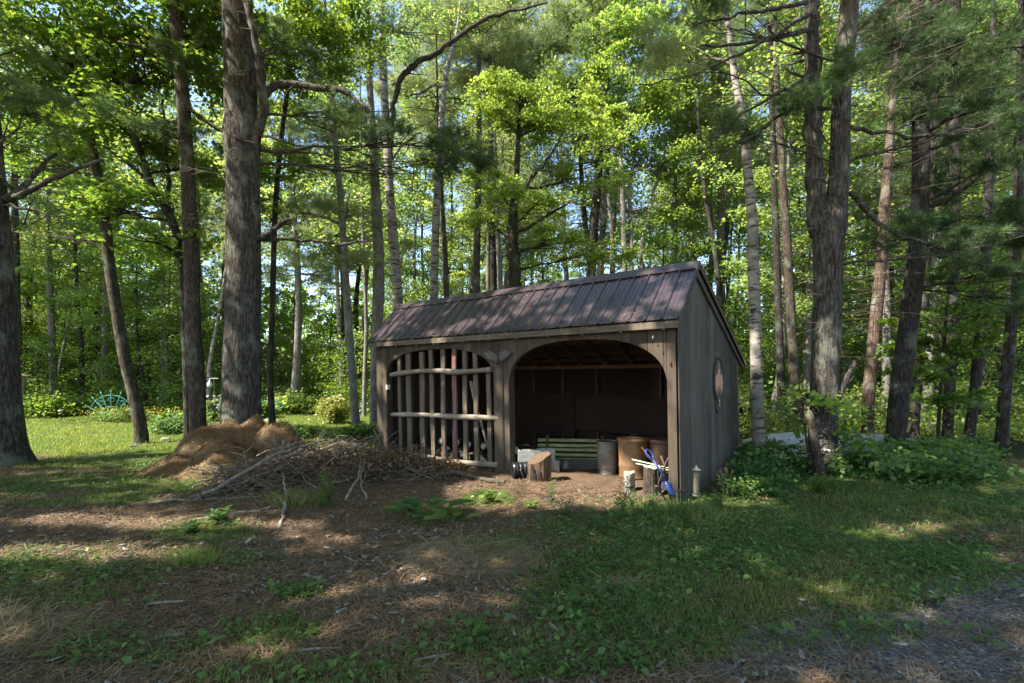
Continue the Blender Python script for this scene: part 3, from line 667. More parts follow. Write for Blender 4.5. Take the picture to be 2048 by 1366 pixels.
tree('pine_tree', 'slender leaning pine with bare side twigs left of the shed', 'pine tree',
     [(712,866,19),(710,820,18),(704,740,17),(699,680,17),(694,600,16),(688,500,15),(683,420,14),(676,340,13),(668,260,11),(662,180,10),(655,100,8),(650,20,6)], 14.1, M['bark_grey'], top=15, flare=1.6,
     blobs=[(650,330,.2,1.5,.5,900,'needle_light',.13),(700,420,.2,1.5,.35,800,'needle_light',.13),(600,420,.2,1.5,.5,900,'needle_light',.13),(610,540,.6,1.4,.4,800,'needle_light',.13),(720,520,.2,1.1,.3,450,'needle_light',.13),(640,240,.2,1.2,.5,700,'needle_light',.13)],
     dead=[(40, 2.5, 9.5, 1.7, 0, 6.28, .011)])
tree('pine_tree', 'straight grey trunk rising just beside the left corner of the shed', 'pine tree',
     [(748,858,18),(748,760,19),(752,680,22),(757,600,25),(757,500,24),(752,400,22),(747,300,18),(740,180,14),(736,80,12),(734,0,11)], 14.9, M['bark_grey'], top=19, flare=1.2,
     dead=[(16, 5, 13, 1.6, 0, 6.28, .012)], blobs=[(720,80,0,1.8,.9,900,'needle',.14),(760,330,-.6,1.3,.35,500,'needle',.13)], crown=('needle', 2.6, 13.8, 18, 1200, .17))
tree('birch_tree', 'tall white birch rising behind the left roof end of the shed', 'birch tree',
     [(803,850,24),(798,700,24),(796,600,23),(791,540,22),(785,460,21),(779,380,20),(775,300,19),(770,220,18),(766,120,16),(764,40,14),(763,0,14)], 15.6, M['bark_birch'], top=19, flare=1.1,
     limbs=[([(780,340,6),(781,290,8),(785,230,9),(789,200,10),(797,170,11),(808,148,11),(830,128,11),(870,108,10),(900,86,10),(930,62,9),(960,42,8),(1010,24,6),(1060,18,4),(1095,4,3)], -.5, 'bark_brown'), ([(785,320,5),(800,290,5),(840,265,3)], -.2)],
     blobs=[(740,30,0,1.6,1.,1200,'forest_leaf',.12),(820,60,.6,1.8,.8,1200,'forest_leaf',.12),(700,330,.6,1.6,.6,1000,'forest_leaf',.12)], dead=[(10, 7, 13, 1.2, 0, 6.28, .01)])
tree('birch_tree', 'white birch forking high up behind the middle of the shed roof', 'birch tree',
     [(868,850,19),(868,700,19),(868,600,18),(869,520,18),(872,440,17),(875,380,17),(878,320,16),(882,260,15),(886,200,13),(892,140,12),(905,100,9),(915,60,6)], 16.2, M['bark_birch'], top=14.5, flare=1.1,
     limbs=[([(878,335,8),(900,318,9),(925,302,8),(945,288,6)], .2), ([(888,175,8),(870,165,7),(845,185,6),(810,192,5)], .3)],
     blobs=[(900,40,.6,1.6,.9,1100,'forest_leaf',.12),(950,300,.6,1.,.4,500,'forest_leaf',.12)], dead=[(16, 6, 13, 1.3, 0, 6.28, .01)])
for lab, tr, Yd, bk in [
  ('thin paired grey stem between the two birches above the roof', [(893,850,13),(893,600,13),(891,520,12),(886,440,11),(884,400,10),(880,330,8),(876,250,6)], 16.5, 'bark_brown'),
  ('straight brown pine trunk left of the round bright maple above the roof', [(952,850,17),(953,600,16),(953,520,16),(955,450,15),(957,380,14),(958,300,13),(958,200,11),(957,100,9)], 17., 'bark_pine'),
  ('thin spindly stem right of the brown pine trunk above the roof', [(976,850,9),(976,560,9),(977,450,8),(978,330,7)], 18., 'bark_grey'),
  ('pale mottled stem just left of the dark maple trunk above the roof', [(1002,850,12),(1001,580,12),(998,500,12),(994,440,10)], 17.5, 'bark_grey')]:
    tree('pine_tree' if 'pine' in lab else 'slim_tree', lab, 'tree', tr, Yd, M[bk], top=15, flare=1.1, seg=10, dead=[(20, 6, 12.5, 1.3, 0, 6.28, .01)], blobs=[(tr[-1][0]-10, tr[-1][1]-40, .5, 1.5, .8, 700, 'forest_leaf', .12)])
tree('maple_tree', 'bright green maple spreading above the middle of the shed roof', 'maple tree',
     [(1030,850,26),(1030,600,25),(1029,540,24),(1026,480,22),(1026,420,19),(1032,370,15),(1036,300,11),(1038,230,8),(1040,180,6)], 14., M['bark_dark'], top=0, flare=1.2,
     limbs=[([(1028,395,8),(1060,360,7),(1095,320,6),(1120,280,4)], -.4), ([(1030,470,7),(1080,440,6),(1140,405,4)], -.5)],
     blobs=[(1060,190,0,1.3,.55,2600,'maple_bright',.11),(1000,220,-.3,.9,.5,1200,'maple_bright',.11),(1110,240,.2,1.3,.6,2400,'maple_bright',.11),(1050,250,.1,1.2,.4,1500,'maple_bright',.11),(1180,230,.4,1.1,.7,2000,'maple_bright',.11),
            (990,370,-.6,.9,.3,1300,'maple_bright',.11),(1080,400,-.5,1.3,.3,1700,'maple_bright',.11),(970,440,-.2,.9,.25,900,'maple_bright',.11),(1120,470,-.1,1.3,.3,1500,'maple_bright',.11),(1200,500,.3,1.2,.25,1200,'maple_bright',.11),(960,180,.3,.7,.35,700,'maple_bright',.11),(1180,350,.3,1.2,.45,1500,'maple_bright',.11)])
tree('maple_tree', 'tall yellow green maple crown against the sky right of centre', 'maple tree',
     [(1250,850,13),(1250,560,13),(1248,480,12),(1246,420,12),(1243,340,10),(1240,260,8),(1245,150,6),(1250,60,4)], 17.5, M['bark_grey'], top=0, flare=1.1,
     limbs=[([(1262,560,10),(1262,480,9),(1258,380,7),(1275,280,5)], .2), ([(1280,560,9),(1285,480,8),(1310,380,6),(1330,300,4)], .3), ([(1225,545,9),(1225,470,8),(1215,390,5)], .2)],
     blobs=[(1250,60,0,1.4,1.,3000,'maple_bright',.13),(1220,140,0,1.3,.9,2600,'maple_bright',.13),(1310,120,0,1.3,.9,2600,'maple_bright',.13),(1290,210,-.3,1.8,.9,3400,'maple_bright',.13),(1350,190,0,1.2,.8,1800,'maple_bright',.13),(1230,270,-.3,1.5,.6,1800,'maple_bright',.13),
            (1330,320,0,1.6,.7,2200,'maple_bright',.12),(1380,400,.5,1.4,.6,1700,'maple_bright',.12),(1300,440,.5,1.4,.3,1000,'maple_bright',.12),(1170,80,.2,.9,.5,800,'maple_bright',.12),(1240,20,0,.9,.5,900,'maple_bright',.12)])
tree('birch_tree', 'white barked birch with black scars right of the shed', 'birch tree',
     [(1517,922,27),(1516,880,27),(1514,800,26),(1512,700,25),(1510,620,24),(1507,550,24),(1506,500,23),(1505,440,21),(1500,390,20),(1495,340,19),(1491,280,18),(1484,230,17),(1474,180,16),(1467,140,14),(1462,80,13),(1452,30,12),(1448,0,11)], 9.3, M['bark_birch'], top=13.5, seg=18, flare=1.2,
     limbs=[([(1470,135,6),(1440,122,5),(1400,100,4),(1368,90,3)], .3)], dead=[(10, 5, 9, 1.3, 0, 6.28, .008)], crown=('forest_leaf', 2.3, 9.5, 13.5, 2600, .12))
for lab, tr, Yd, bk, nm in [
  ('dark slim trunk nearest right of the scarred white birch', [(1566,862,17),(1562,760,17),(1558,660,16),(1555,560,15),(1552,460,14),(1548,360,13),(1545,260,12),(1542,140,10),(1538,20,9)], 14.2, 'bark_dark', 'pine_tree'),
  ('second dark trunk right of the scarred birch, faintly leaning', [(1596,862,20),(1590,780,20),(1586,700,20),(1580,600,19),(1575,500,18),(1568,400,16),(1562,300,14),(1556,200,12),(1550,60,10)], 13.6, 'bark_brown', 'pine_tree'),
  ('reddish pine trunk with sunlit left side behind the twin pine', [(1735,880,24),(1737,800,24),(1743,730,24),(1750,650,24),(1758,580,23),(1764,500,22),(1768,420,20),(1775,340,18),(1782,250,15),(1790,150,12),(1798,20,10)], 12.8, 'bark_red', 'pine_tree'),
  ('grey trunk just behind the reddish sunlit pine', [(1772,870,16),(1772,760,16),(1774,640,15),(1770,540,14),(1775,400,12)], 14.5, 'bark_grey', 'pine_tree'),
  ('dark trunk hugging the right side of the leaning dark pine', [(1826,880,22),(1832,780,22),(1838,700,22),(1846,600,21),(1852,500,20),(1862,380,18),(1868,250,16),(1872,100,14)], 12.4, 'bark_dark', 'pine_tree'),
  ('pale grey trunk between the leaning dark pine and the far right trunks', [(1858,872,17),(1858,780,17),(1862,680,16),(1868,560,15),(1880,420,13),(1890,300,11)], 14.8, 'bark_grey', 'pine_tree'),
  ('rust coloured trunk deep in the right woods', [(1905,868,15),(1903,790,15),(1902,700,14),(1905,600,13),(1912,460,12)], 15.5, 'bark_red', 'pine_tree'),
  ('dark upright trunk leaning right over the bushes at right', [(1936,905,20),(1942,850,20),(1950,780,20),(1957,700,19),(1965,620,19),(1970,540,18),(1974,450,17),(1978,340,15),(1984,200,13)], 11.2, 'bark_dark', 'pine_tree'),
  ('near rightmost dark trunk with a thinner twin against it', [(2003,895,22),(2006,840,22),(2012,760,22),(2020,680,21),(2026,600,20),(2031,500,19),(2036,380,17),(2040,240,15)], 11.8, 'bark_dark', 'pine_tree'),
  ('upper dark trunk passing behind the drooping boughs at top right', [(1895,870,20),(1900,780,20),(1905,640,20),(1908,520,20),(1910,380,20),(1908,240,20),(1910,120,19),(1912,0,18)], 12.0, 'bark_dark', 'pine_tree')]:
    tree(nm, lab, 'pine tree', tr, Yd, M[bk], top=17, flare=1.2, seg=12, dead=[(36, 2.0, 10, 1.5, 0, 6.28, .009)],
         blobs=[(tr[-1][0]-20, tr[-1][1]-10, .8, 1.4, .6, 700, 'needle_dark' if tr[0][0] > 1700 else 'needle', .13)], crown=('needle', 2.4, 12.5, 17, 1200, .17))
tree('pine_tree', 'big pine right of the shed splitting into two upright stems', 'pine tree',
     [(1643,940,58),(1644,900,56),(1647,850,55),(1649,800,55),(1650,740,56),(1652,680,57),(1655,620,56),(1656,560,56),(1657,500,58),(1656,455,66),(1668,425,52),(1677,385,42),(1679,330,39),(1680,280,37),(1681,220,37),(1686,150,37),(1693,80,36),(1700,0,36)], 8.4, M['bark_pine'], top=16, seg=24, flare=1.3,
     limbs=[([(1645,470,40),(1636,430,38),(1630,380,33),(1627,320,31),(1625,260,30),(1625,200,30),(1626,120,30),(1624,40,28),(1622,-60,26),(1618,-250,18)], .25),
            ([(1662,835,20),(1670,800,18),(1684,770,14),(1698,740,10),(1712,722,6)], -.3), ([(1640,830,14),(1622,800,10),(1612,785,5)], -.3),
            ([(1700,385,10),(1730,420,10),(1775,460,8),(1830,480,6),(1900,500,4)], -.6), ([(1695,255,9),(1750,262,8),(1820,275,7),(1900,268,5),(1980,250,4)], -.5),
            ([(1705,60,14),(1760,30,12),(1820,-20,9)], -.4), ([(1622,60,10),(1560,75,8),(1480,88,6),(1400,95,4)], -.5), ([(1624,150,9),(1570,180,7),(1500,215,5),(1420,280,3)], -.7),
            ([(1624,20,10),(1570,60,7),(1480,110,5),(1360,160,3),(1280,170,2)], -.9), ([(1626,190,8),(1550,240,6),(1460,300,4),(1390,370,2)], -.8), ([(1612,5,10),(1540,20,7),(1460,30,5),(1380,55,3)], -.7)],
     blobs=[(1400,30,-.4,.9,.3,600,'needle',.11),(1330,110,-.6,.8,.3,500,'needle_light',.11),(1470,250,-.3,.7,.2,250,'needle',.11),(1590,210,-.5,.5,.2,180,'needle',.10),(1850,70,-.3,1.,.35,700,'needle_dark',.11),(1960,240,-.3,1.,.3,700,'needle_dark',.11),(1800,470,-.3,.8,.15,260,'needle_dark',.10),(1900,500,-.4,.9,.2,420,'needle_dark',.10),(1690,130,-.6,.35,.2,120,'needle',.10)],
     dead=[(58, 2.4, 9, 1.7, 1.6, 5.2, .008), (38, 2.2, 8, 1.6, -1.4, 1.2, .008)], crown=('needle', 3.6, 9, 16, 5200, .15))
tree('pine_tree', 'thick dark pine leaning right among bushes at the right', 'pine tree',
     [(1788,905,38),(1792,860,37),(1797,800,37),(1805,740,37),(1813,680,37),(1821,620,36),(1828,560,36),(1835,500,35),(1840,430,34),(1842,350,32),(1841,260,31),(1839,160,29),(1836,60,28),(1834,0,27)], 9.8, M['bark_dark'], top=17, seg=20, flare=1.3,
     limbs=[([(1850,500,9),(1900,520,8),(1960,530,6),(2030,536,4)], -.6), ([(1842,300,10),(1900,290,8),(1960,250,6),(2040,180,4)], -.8), ([(1842,420,9),(1900,400,8),(1980,330,6),(2050,280,4)], -.7)],
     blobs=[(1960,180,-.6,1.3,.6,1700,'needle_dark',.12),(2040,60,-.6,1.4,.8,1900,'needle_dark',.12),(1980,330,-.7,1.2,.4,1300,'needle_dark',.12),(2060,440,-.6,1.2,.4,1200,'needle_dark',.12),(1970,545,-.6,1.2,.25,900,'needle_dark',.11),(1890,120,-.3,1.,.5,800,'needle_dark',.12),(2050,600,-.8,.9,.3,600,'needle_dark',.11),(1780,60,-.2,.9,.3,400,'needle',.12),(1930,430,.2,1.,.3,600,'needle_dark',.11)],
     dead=[(34, 2.5, 9.5, 1.8, 0, 6.28, .012)], crown=('needle_dark', 3.6, 10, 17, 5500, .16))
tree('maple_tree', 'leafy maple sapling hanging green leaves among the right trunks', 'maple tree',
     [(1875,905,7),(1880,800,7),(1888,700,6),(1893,620,5),(1900,540,4)], 10.6, M['bark_dark'], top=0, flare=1.1, seg=8,
     blobs=[(1870,640,0,.9,.3,800,'maple',.11),(1920,700,.1,.9,.35,900,'maple',.11),(1850,740,-.2,.7,.25,500,'maple',.11),(1950,610,.3,.9,.3,700,'maple',.11),(1880,560,.1,.8,.25,500,'maple',.11),(1810,700,.6,.6,.2,400,'maple',.11),(1900,800,-.2,.7,.25,500,'maple',.11)])
tree('maple_tree', 'small maple shoot sprouting at the foot of the twin pine', 'maple tree',
     [(1618,945,5),(1612,880,5),(1606,820,4),(1602,780,3)], 8.2, M['bark_brown'], top=0, flare=1.1, seg=8,
     blobs=[(1610,790,-.1,.4,.12,160,'maple_bright',.10),(1640,800,-.3,.4,.1,150,'maple_bright',.10),(1580,800,-.1,.35,.1,110,'maple',.10),(1600,840,0,.3,.1,80,'maple',.10),(1670,860,.1,.35,.15,150,'maple',.10),(1680,890,-.2,.35,.15,150,'maple',.10)])
# dead snag at the twin pine's foot
mb = MB(); q = [P(1640,955,7.85)-Vector((0,0,.12)), P(1638,930,7.85), P(1632,900,7.8), P(1626,870,7.8), P(1628,840,7.75), P(1618,822,7.7)]
mb.tube(*resamp(q, [.085,.075,.065,.06,.05,.03], .12), 10, wob=.2)
tag(obj('dead_stump', mb, M['bark_brown'], at=q[0], smooth=True), 'short broken dead stem leaning against the twin pine base', 'stump')
for lab, tr, Yd, bk in [
  ('smooth grey trunk with a bend beyond the lawn at left', [(207,812,15),(209,740,15),(212,680,14),(214,610,14),(212,540,12),(205,480,11),(200,430,9),(205,300,8)], 24., 'bark_grey'),
  ('dark straight trunk at the left wood edge beside the shelter', [(108,818,14),(106,740,14),(103,660,13),(100,580,12),(98,500,11),(97,420,9),(97,300,8)], 22.5, 'bark_grey'),
  ('slim trunk in the wood right behind the large teal trellis', [(326,815,10),(327,700,9),(326,600,9),(325,500,8),(326,400,7)], 25., 'bark_grey'),
  ('pale lit trunk directly behind the golden shrub', [(686,808,11),(684,740,11),(680,680,10),(676,600,9),(672,500,8)], 23.5, 'bark_birch'),
  ('slender grey pair of stems left of the shed behind the lawn', [(728,830,10),(730,740,10),(733,660,9),(730,560,8),(725,450,7)], 20., 'bark_grey')]:
    tree('woodland_tree', lab, 'tree', tr, Yd, M[bk], top=19, flare=1.2, seg=10, blobs=[(tr[-1][0], tr[-1][1]-60, .3, 2.2, 1.8, 1700, 'forest_leaf', .17), (tr[-1][0]+30, 480, .3, 1.7, 1.4, 1100, 'forest_leaf', .16)])
# broad light pine behind and above the roof, top centre
tree('pine_tree', 'large soft light green pine filling the top centre of the view', 'pine tree',
     [(985,830,24),(985,600,22),(984,450,19),(982,300,16),(980,150,12),(980,40,9),(980,-100,6)], 18.5, M['bark_dark'], top=23, flare=1.2,
     limbs=[([(983,260,7),(1060,220,6),(1140,160,4)], .3), ([(983,330,7),(900,300,6),(820,280,4)], .3), ([(984,180,6),(1080,110,4),(1150,60,3)], .3)],
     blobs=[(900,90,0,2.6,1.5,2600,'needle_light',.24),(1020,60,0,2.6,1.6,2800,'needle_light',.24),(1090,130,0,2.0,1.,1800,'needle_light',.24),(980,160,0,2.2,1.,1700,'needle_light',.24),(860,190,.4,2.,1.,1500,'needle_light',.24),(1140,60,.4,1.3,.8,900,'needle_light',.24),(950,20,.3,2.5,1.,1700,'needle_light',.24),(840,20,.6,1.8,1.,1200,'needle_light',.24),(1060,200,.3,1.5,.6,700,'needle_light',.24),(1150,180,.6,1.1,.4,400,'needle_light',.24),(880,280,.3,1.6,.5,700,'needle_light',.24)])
tree('pine_tree', 'feathery light pine behind the long bare boughs at upper right', 'pine tree',
     [(1440,830,18),(1440,600,17),(1442,400,15),(1440,250,12),(1440,80,9)], 19., M['bark_grey'], top=19, flare=1.2,
     blobs=[(1400,90,0,1.9,1.,1500,'needle_light',.21),(1480,150,0,1.8,1.,1400,'needle_light',.21),(1390,260,.2,1.8,.8,1300,'needle_light',.21),(1480,330,.2,1.8,.9,1200,'needle_light',.21),(1560,60,.4,1.7,1.,1000,'needle_light',.21),(1340,20,.4,1.2,.6,600,'needle_light',.21),(1450,20,.4,1.6,.7,900,'needle_light',.21),(1600,250,.6,1.4,.9,700,'needle',.20)])

# --- archetypes for the woods behind, copied
def arch_broad(seed, h, lo, r, n, ls, mat, bark):
    random.seed(seed); rr = .065+.005*h*random.random()
    mb = MB(); pts = [Vector((0, 0, -.2))]; x = y = 0
    for i in range(1, 9):
        x += random.gauss(0, .13); y += random.gauss(0, .13); pts.append(Vector((x, y, h*i/8)))
    rad = [rr*1.3]+[rr*(1-.8*i/8) for i in range(1, 9)]
    sp, sr = resamp(pts, rad, .7); mb.tube(sp, sr, 8)
    cc = []; cr = []
    k = int(16+h)
    for i in range(k):
        t = (i+.5)/k; z = lo+(h-lo)*t**.9; prof = r*(.55+.6*math.sin(math.pi*min(1, t*.95+.08)))
        a = i*2.4+random.random(); L = prof*random.uniform(.45, 1.)
        q = min(sp, key=lambda p: abs(p.z-(z-.25*L))); e = Vector((q.x+math.cos(a)*L, q.y+math.sin(a)*L, z))
        pb = branchlet(mb, q, e, .028, 4, sag=-.08, seg=4)
        for j in (2, 3, 4): cc.append(tuple(pb[j]+Vector((random.gauss(0, .2), random.gauss(0, .2), .05)))); cr.append(random.uniform(.5, .95)*(.6+.2*r/2))
    cc = np.array(cc); cr = np.array(cr)
    pp, nn, _ = leaf_cloud(cc, cr, n, .35)
    cm = scatter('crown', T_QUAD, pp, nn, ls*(.7+.6*RG.random(n)), mat)
    o = obj('trunk', mb, bark, smooth=True); tm = o.data; bpy.data.objects.remove(o); return tm, cm
def arch_pine(seed, h, lo, r, n, ls, mat, bark):
    random.seed(seed); rr = .10+.006*h
    mb = MB(); pts = [Vector((random.gauss(0, .06)*i, random.gauss(0, .06)*i, -.2+(h+.2)*i/6)) for i in range(7)]; pts[0].x = pts[0].y = 0
    sp, sr = resamp(pts, [rr*1.25]+[rr*(1-.85*i/6) for i in range(1, 7)], .8); mb.tube(sp, sr, 8)
    cc = []; cr = []; dd = []
    z = 2.5
    while z < h:
        for b in range(4):
            a = random.random()*6.28; t = (z-lo)/(h-lo); L = r*(1.05-.8*max(0, t))*random.uniform(.7, 1.1); q = min(sp, key=lambda p: abs(p.z-z))
            d = Vector((math.cos(a), math.sin(a), random.uniform(-.1, .25)))
            if z < lo:
                if random.random() < .7: dead_twigs(mb, q.copy(), d.normalized(), L*.7, .014, 4)
            else:
                pb = branchlet(mb, q, q+d*L, .025, 4, seg=5)
                for j in (2, 3, 4, 5): cc.append(tuple(pb[j])); cr.append(.35+.18*L*random.random()); dd.append((math.cos(a), math.sin(a), .1))
        z += random.uniform(.45, .75)
    me = tuft_cloud('crown', np.array(cc), np.array(dd), np.array(cr)*1.3, n, mat, ls, far=True, gapt=False)
    o = obj('trunk', mb, bark, smooth=True); tm = o.data; bpy.data.objects.remove(o); return tm, me
A_B = [arch_broad(101, 17, 4.0, 2.5, 15000, .125, M['forest_leaf'], M['bark_grey']), arch_broad(102, 15, 3.0, 2.2, 14000, .12, M['forest_leaf'], M['bark_brown']),
       arch_broad(103, 19, 6.0, 2.8, 15000, .13, M['forest_leaf'], M['bark_grey']), arch_broad(104, 14, 2.0, 2.4, 14000, .12, M['forest_leaf'], M['bark_dark'])]
A_P = [arch_pine(201, 20, 7., 2.6, 5200, .22, M['needle_light'], M['bark_pine']), arch_pine(202, 18, 8., 2.3, 4500, .22, M['needle'], M['bark_dark'])]
A_S = [arch_broad(301, 5.5, .7, 1.5, 5000, .085, M['forest_leaf'], M['bark_brown']), arch_broad(302, 4.0, .5, 1.3, 4200, .08, M['maple'], M['bark_dark']), arch_broad(303, 7., 1., 1.6, 5600, .09, M['maple'], M['bark_dark'])]
A_K = [arch_broad(401, 16, 11., 1.7, 1600, .17, M['forest_leaf'], M['bark_dark']), arch_broad(402, 18, 12., 1.5, 1500, .17, M['forest_leaf'], M['bark_grey']), arch_broad(403, 14, 9., 1.4, 1500, .17, M['forest_leaf'], M['bark_birch'])]
random.seed(77)
placed = []
def far_enough(x, y, d):
    for a, b in placed:
        if (a-x)**2+(b-y)**2 < d*d: return False
    placed.append((x, y)); return True
def wood(archs, n, ylo, yhi, x0, x1, d, names, kinds, where, sc=(.85, 1.2)):
    c = 0; t = 0
    while c < n and t < n*60:
        t += 1; Y = random.uniform(ylo, yhi); X = random.uniform(x0, x1)*Y
        if in_shed(np.array([X]), np.array([Y]), 1.2)[0]: continue
        if X < 2.2 and Y < 21.5+math.sin(X*.6) and X > -.95*Y*0-1e9 and Y > 0 and (X < 1.0 or Y < 13.5): continue
        if not far_enough(X, Y, d): continue
        ai = random.randrange(len(archs)); tm, cm = archs[ai]
        root = thing(names, (X, Y, gzf(X, Y)), kinds[ai]+' '+where, names.split('_')[0]+' tree' if names != 'sapling' else 'sapling', kinds[ai]+' '+where)
        s = random.uniform(*sc); root.scale = (s, s, s*random.uniform(.92, 1.08)); root.rotation_euler = (random.gauss(0, .03), random.gauss(0, .03), random.random()*6.28)
        link('trunk', tm, root); link('crown', cm, root); c += 1
zones = [(-1.25, -.30, 'in the woods beyond the left lawn', 21.5), (-.30, .42, 'in the woods behind the shed', 16.5), (.42, 1.25, 'in the right hand woods', 14.)]
for x0, x1, wh, y0 in zones:
    wood(A_B, 12 if x0 != -.30 else 9, y0, 34, x0, x1, 2.1, 'broadleaf_tree', ['grey stemmed leafy tree', 'brown stemmed leafy tree', 'tall high crowned leafy tree', 'bright leaved dark stemmed tree'], wh)
    wood(A_P, 6, y0+1, 32, x0, x1, 2.1, 'pine_tree', ['tall light needled pine', 'dark stemmed pine with high crown'], wh)
    wood(A_K, 26, y0, 38, x0, x1, .9, 'slender_tree', ['slim dark bare stem', 'slim grey bare stem', 'thin white birch stem'], wh)
    wood(A_S, 22, y0-.5, 30, x0, x1, 1.0, 'sapling', ['light leaved understory sapling', 'low dark leaved sapling', 'taller dark leaved sapling'], wh)
    wood(A_B, 11 if x0 != -.30 else 7, 34, 52, x0, x1, 2.6, 'broadleaf_tree', ['grey stemmed leafy tree', 'brown stemmed leafy tree', 'tall high crowned leafy tree', 'bright leaved dark stemmed tree'], 'far '+wh, (.9, 1.25))
# far-off wood reading as one mass
n = 75000; ang = RG.uniform(-1.0, 1.0, n); dist = RG.uniform(48, 75, n); z = RG.random(n)**1.7*17
keep = fbm(ang*40, z*.5, 8, 3) > .20+.03*z
pp = np.stack([np.sin(ang)*dist, np.cos(ang)*dist, z], 1)[keep]
stuff('distant_woods', scatter('distant_woods', T_QUAD, pp, RG.normal(size=pp.shape)+np.array([0, 0, .6]), .35+.35*RG.random(len(pp)), M['forest_leaf']), 'distant mass of green woods closing the view', 'woods')
n = 110000; ang = RG.uniform(-.95, .95, n); dist = RG.uniform(35, 48, n); z = RG.random(n)**1.3*8
keep = fbm(ang*50, z*.8, 12, 3) > .18+.035*z; pp = np.stack([np.sin(ang)*dist, np.cos(ang)*dist, z], 1)[keep]
stuff('shade_toned_understory', scatter('shade_toned_understory', T_QUAD, pp, RG.normal(size=pp.shape)+np.array([0, 0, .6]), .20+.25*RG.random(len(pp)), M['maple']), 'leafy understory toned dark for canopy shade in the depth of the woods', 'undergrowth')  # dark leaf colour stands in for canopy shade
# understory leaves
def undergrowth(name, n, k, ylo, yhi, x0, x1, zlo, zhi, ls, mat, tm, mask, label, rad=.45, kk=1.):
    Y = ysamp(k, ylo, yhi, kk); X = Y*RG.uniform(x0, x1, k); ok = mask(X, Y) & ~in_shed(X, Y, .25); X = X[ok]; Y = Y[ok]
    Z = gz(X, Y)+zlo+(zhi-zlo)*RG.random(len(X))**1.5
    pp, nn, _ = leaf_cloud(np.stack([X, Y, Z], 1), np.full(len(X), rad)*(.6+.8*RG.random(len(X))), n, .35)
    pp[:, 2] = np.maximum(pp[:, 2], gz(pp[:, 0], pp[:, 1])+.02)
    stuff(name, scatter(name, tm, pp, nn, ls*(.6+.8*RG.random(n)), mat), label, 'undergrowth')
undergrowth('left_undergrowth', 42000, 420, 20.5, 30, -1.2, -.2, .1, 1.5, .11, M['maple'], T_QUAD, lambda X, Y: Y > 21, 'leafy undergrowth toned dark for shade along the far edge of the lawn', .7)  # darker leaves chosen to put the wood edge's shade into the colour
undergrowth('rear_undergrowth', 40000, 420, 12.5, 26, .15, 1.2, .1, 1.4, .10, M['forest_leaf'], T_QUAD, lambda X, Y: X > 3, 'leafy undergrowth between the trunks behind the white canoe', .7)
undergrowth('bank_undergrowth', 15000, 260, 7.3, 10.4, .44, .98, .03, .30, .085, M['weed'], T_OVATE, lambda X, Y: (Y > 7.7+.35*np.sin(X*1.7)) & ~((X/Y > .64) & (X/Y < .86) & (Y > 9.2)) & ~((X < 9) & (Y > 9.9)), 'deep green leafy plants along the bank in front of the canoe', .33)
undergrowth('shaded_ferns', 4500, 90, 8.0, 11.0, .76, .93, .05, .34, .09, M['maple'], T_OVATE, lambda X, Y: ((Y > 8.6) & (Y < 9.4) & (X/Y > .80)), 'taller dark bushy plants at the foot of the leaning pine', .4)
undergrowth('wall_weeds', 3000, 60, 6.6, 8.4, .44, .56, .03, .28, .05, M['weed'], T_OVATE, lambda X, Y: np.ones_like(X, bool), 'weeds growing along the side wall of the shed', .22)

# --- trees round the camera whose crowns shade the yard
def shade_tree(x, y, h, lo, r, n, ls, kind, bark, label, rt=.2, off=(0, 0)):
    mb = MB(); pts = [Vector((x, y, -.2)), Vector((x+.1, y, 2)), Vector((x-.1, y+.1, h*.5)), Vector((x, y, h))]
    sp, sr = resamp(pts, [rt*1.4, rt, rt*.7, .04], .5); mb.tube(sp, sr, 12, wob=.1)
    k = int(r*r*4); cc = []
    for i in range(k):
        a = i*2.4; q = r*math.sqrt((i+.5)/k); z = lo+(h-lo)*random.random()
        c = Vector((x+off[0]+math.cos(a)*q, y+off[1]+math.sin(a)*q, z)); cc.append(tuple(c))
        if i % 2 == 0: branchlet(mb, min(sp, key=lambda p: abs(p.z-(z-.4*q))), c, .04, 5, seg=5)
    root = thing('shade_tree', (x, y, 0), label, 'tree', 'trees standing around the viewer whose crowns shade the yard')
    obj('trunk', mb, bark, root, smooth=True)
    pp, nn, _ = leaf_cloud(np.array(cc), np.full(k, .9), int(n*1.3), .5)
    pp = pp[RG.random(len(pp)) > gap(pp)]  # crown thinned along sun rays to open the chosen sun patches
    # keep the crown out of the picture's field of view
    keep = ~((pp[:, 1] > .5) & (pp[:, 2]-HC < .80*pp[:, 1]) & (np.abs(pp[:, 0]) < 1.1*pp[:, 1])); pp = pp[keep]
    nn = RG.normal(size=pp.shape)*.5+np.array([0, 0, 1.])
    me = scatter('crown', T_QUAD, pp-np.array([x, y, 0]), nn, ls*(.7+.6*RG.random(len(pp))), M[kind]); link('crown', me, root)
for x, y, r, n in [(-9.5,1.0,4.2,13000),(-14.5,4.5,4.4,13000),(-15,-2.5,4.4,11000),(-8.5,-5.0,4.2,11000),(-3.5,-3.2,3.8,11000),(-10.5,6.6,3.2,8000),(1.5,-4.5,4.0,9000),(-4.0,2.2,3.0,8000),(2.6,1.2,3.2,8000),(-20,1,4.4,9000),(6.5,-2.5,4.,8000)]:
    tx, ty = x, y
    if y > 0 and abs(x) < 1.3*y+1: ty = -1.2 if x > -5 else y
    shade_tree(tx, ty, 14.5, 9.5, r+abs(ty-y)*.6, n, .19, 'forest_leaf', M['bark_pine'], 'tall leafy tree outside the picture shading the front yard')

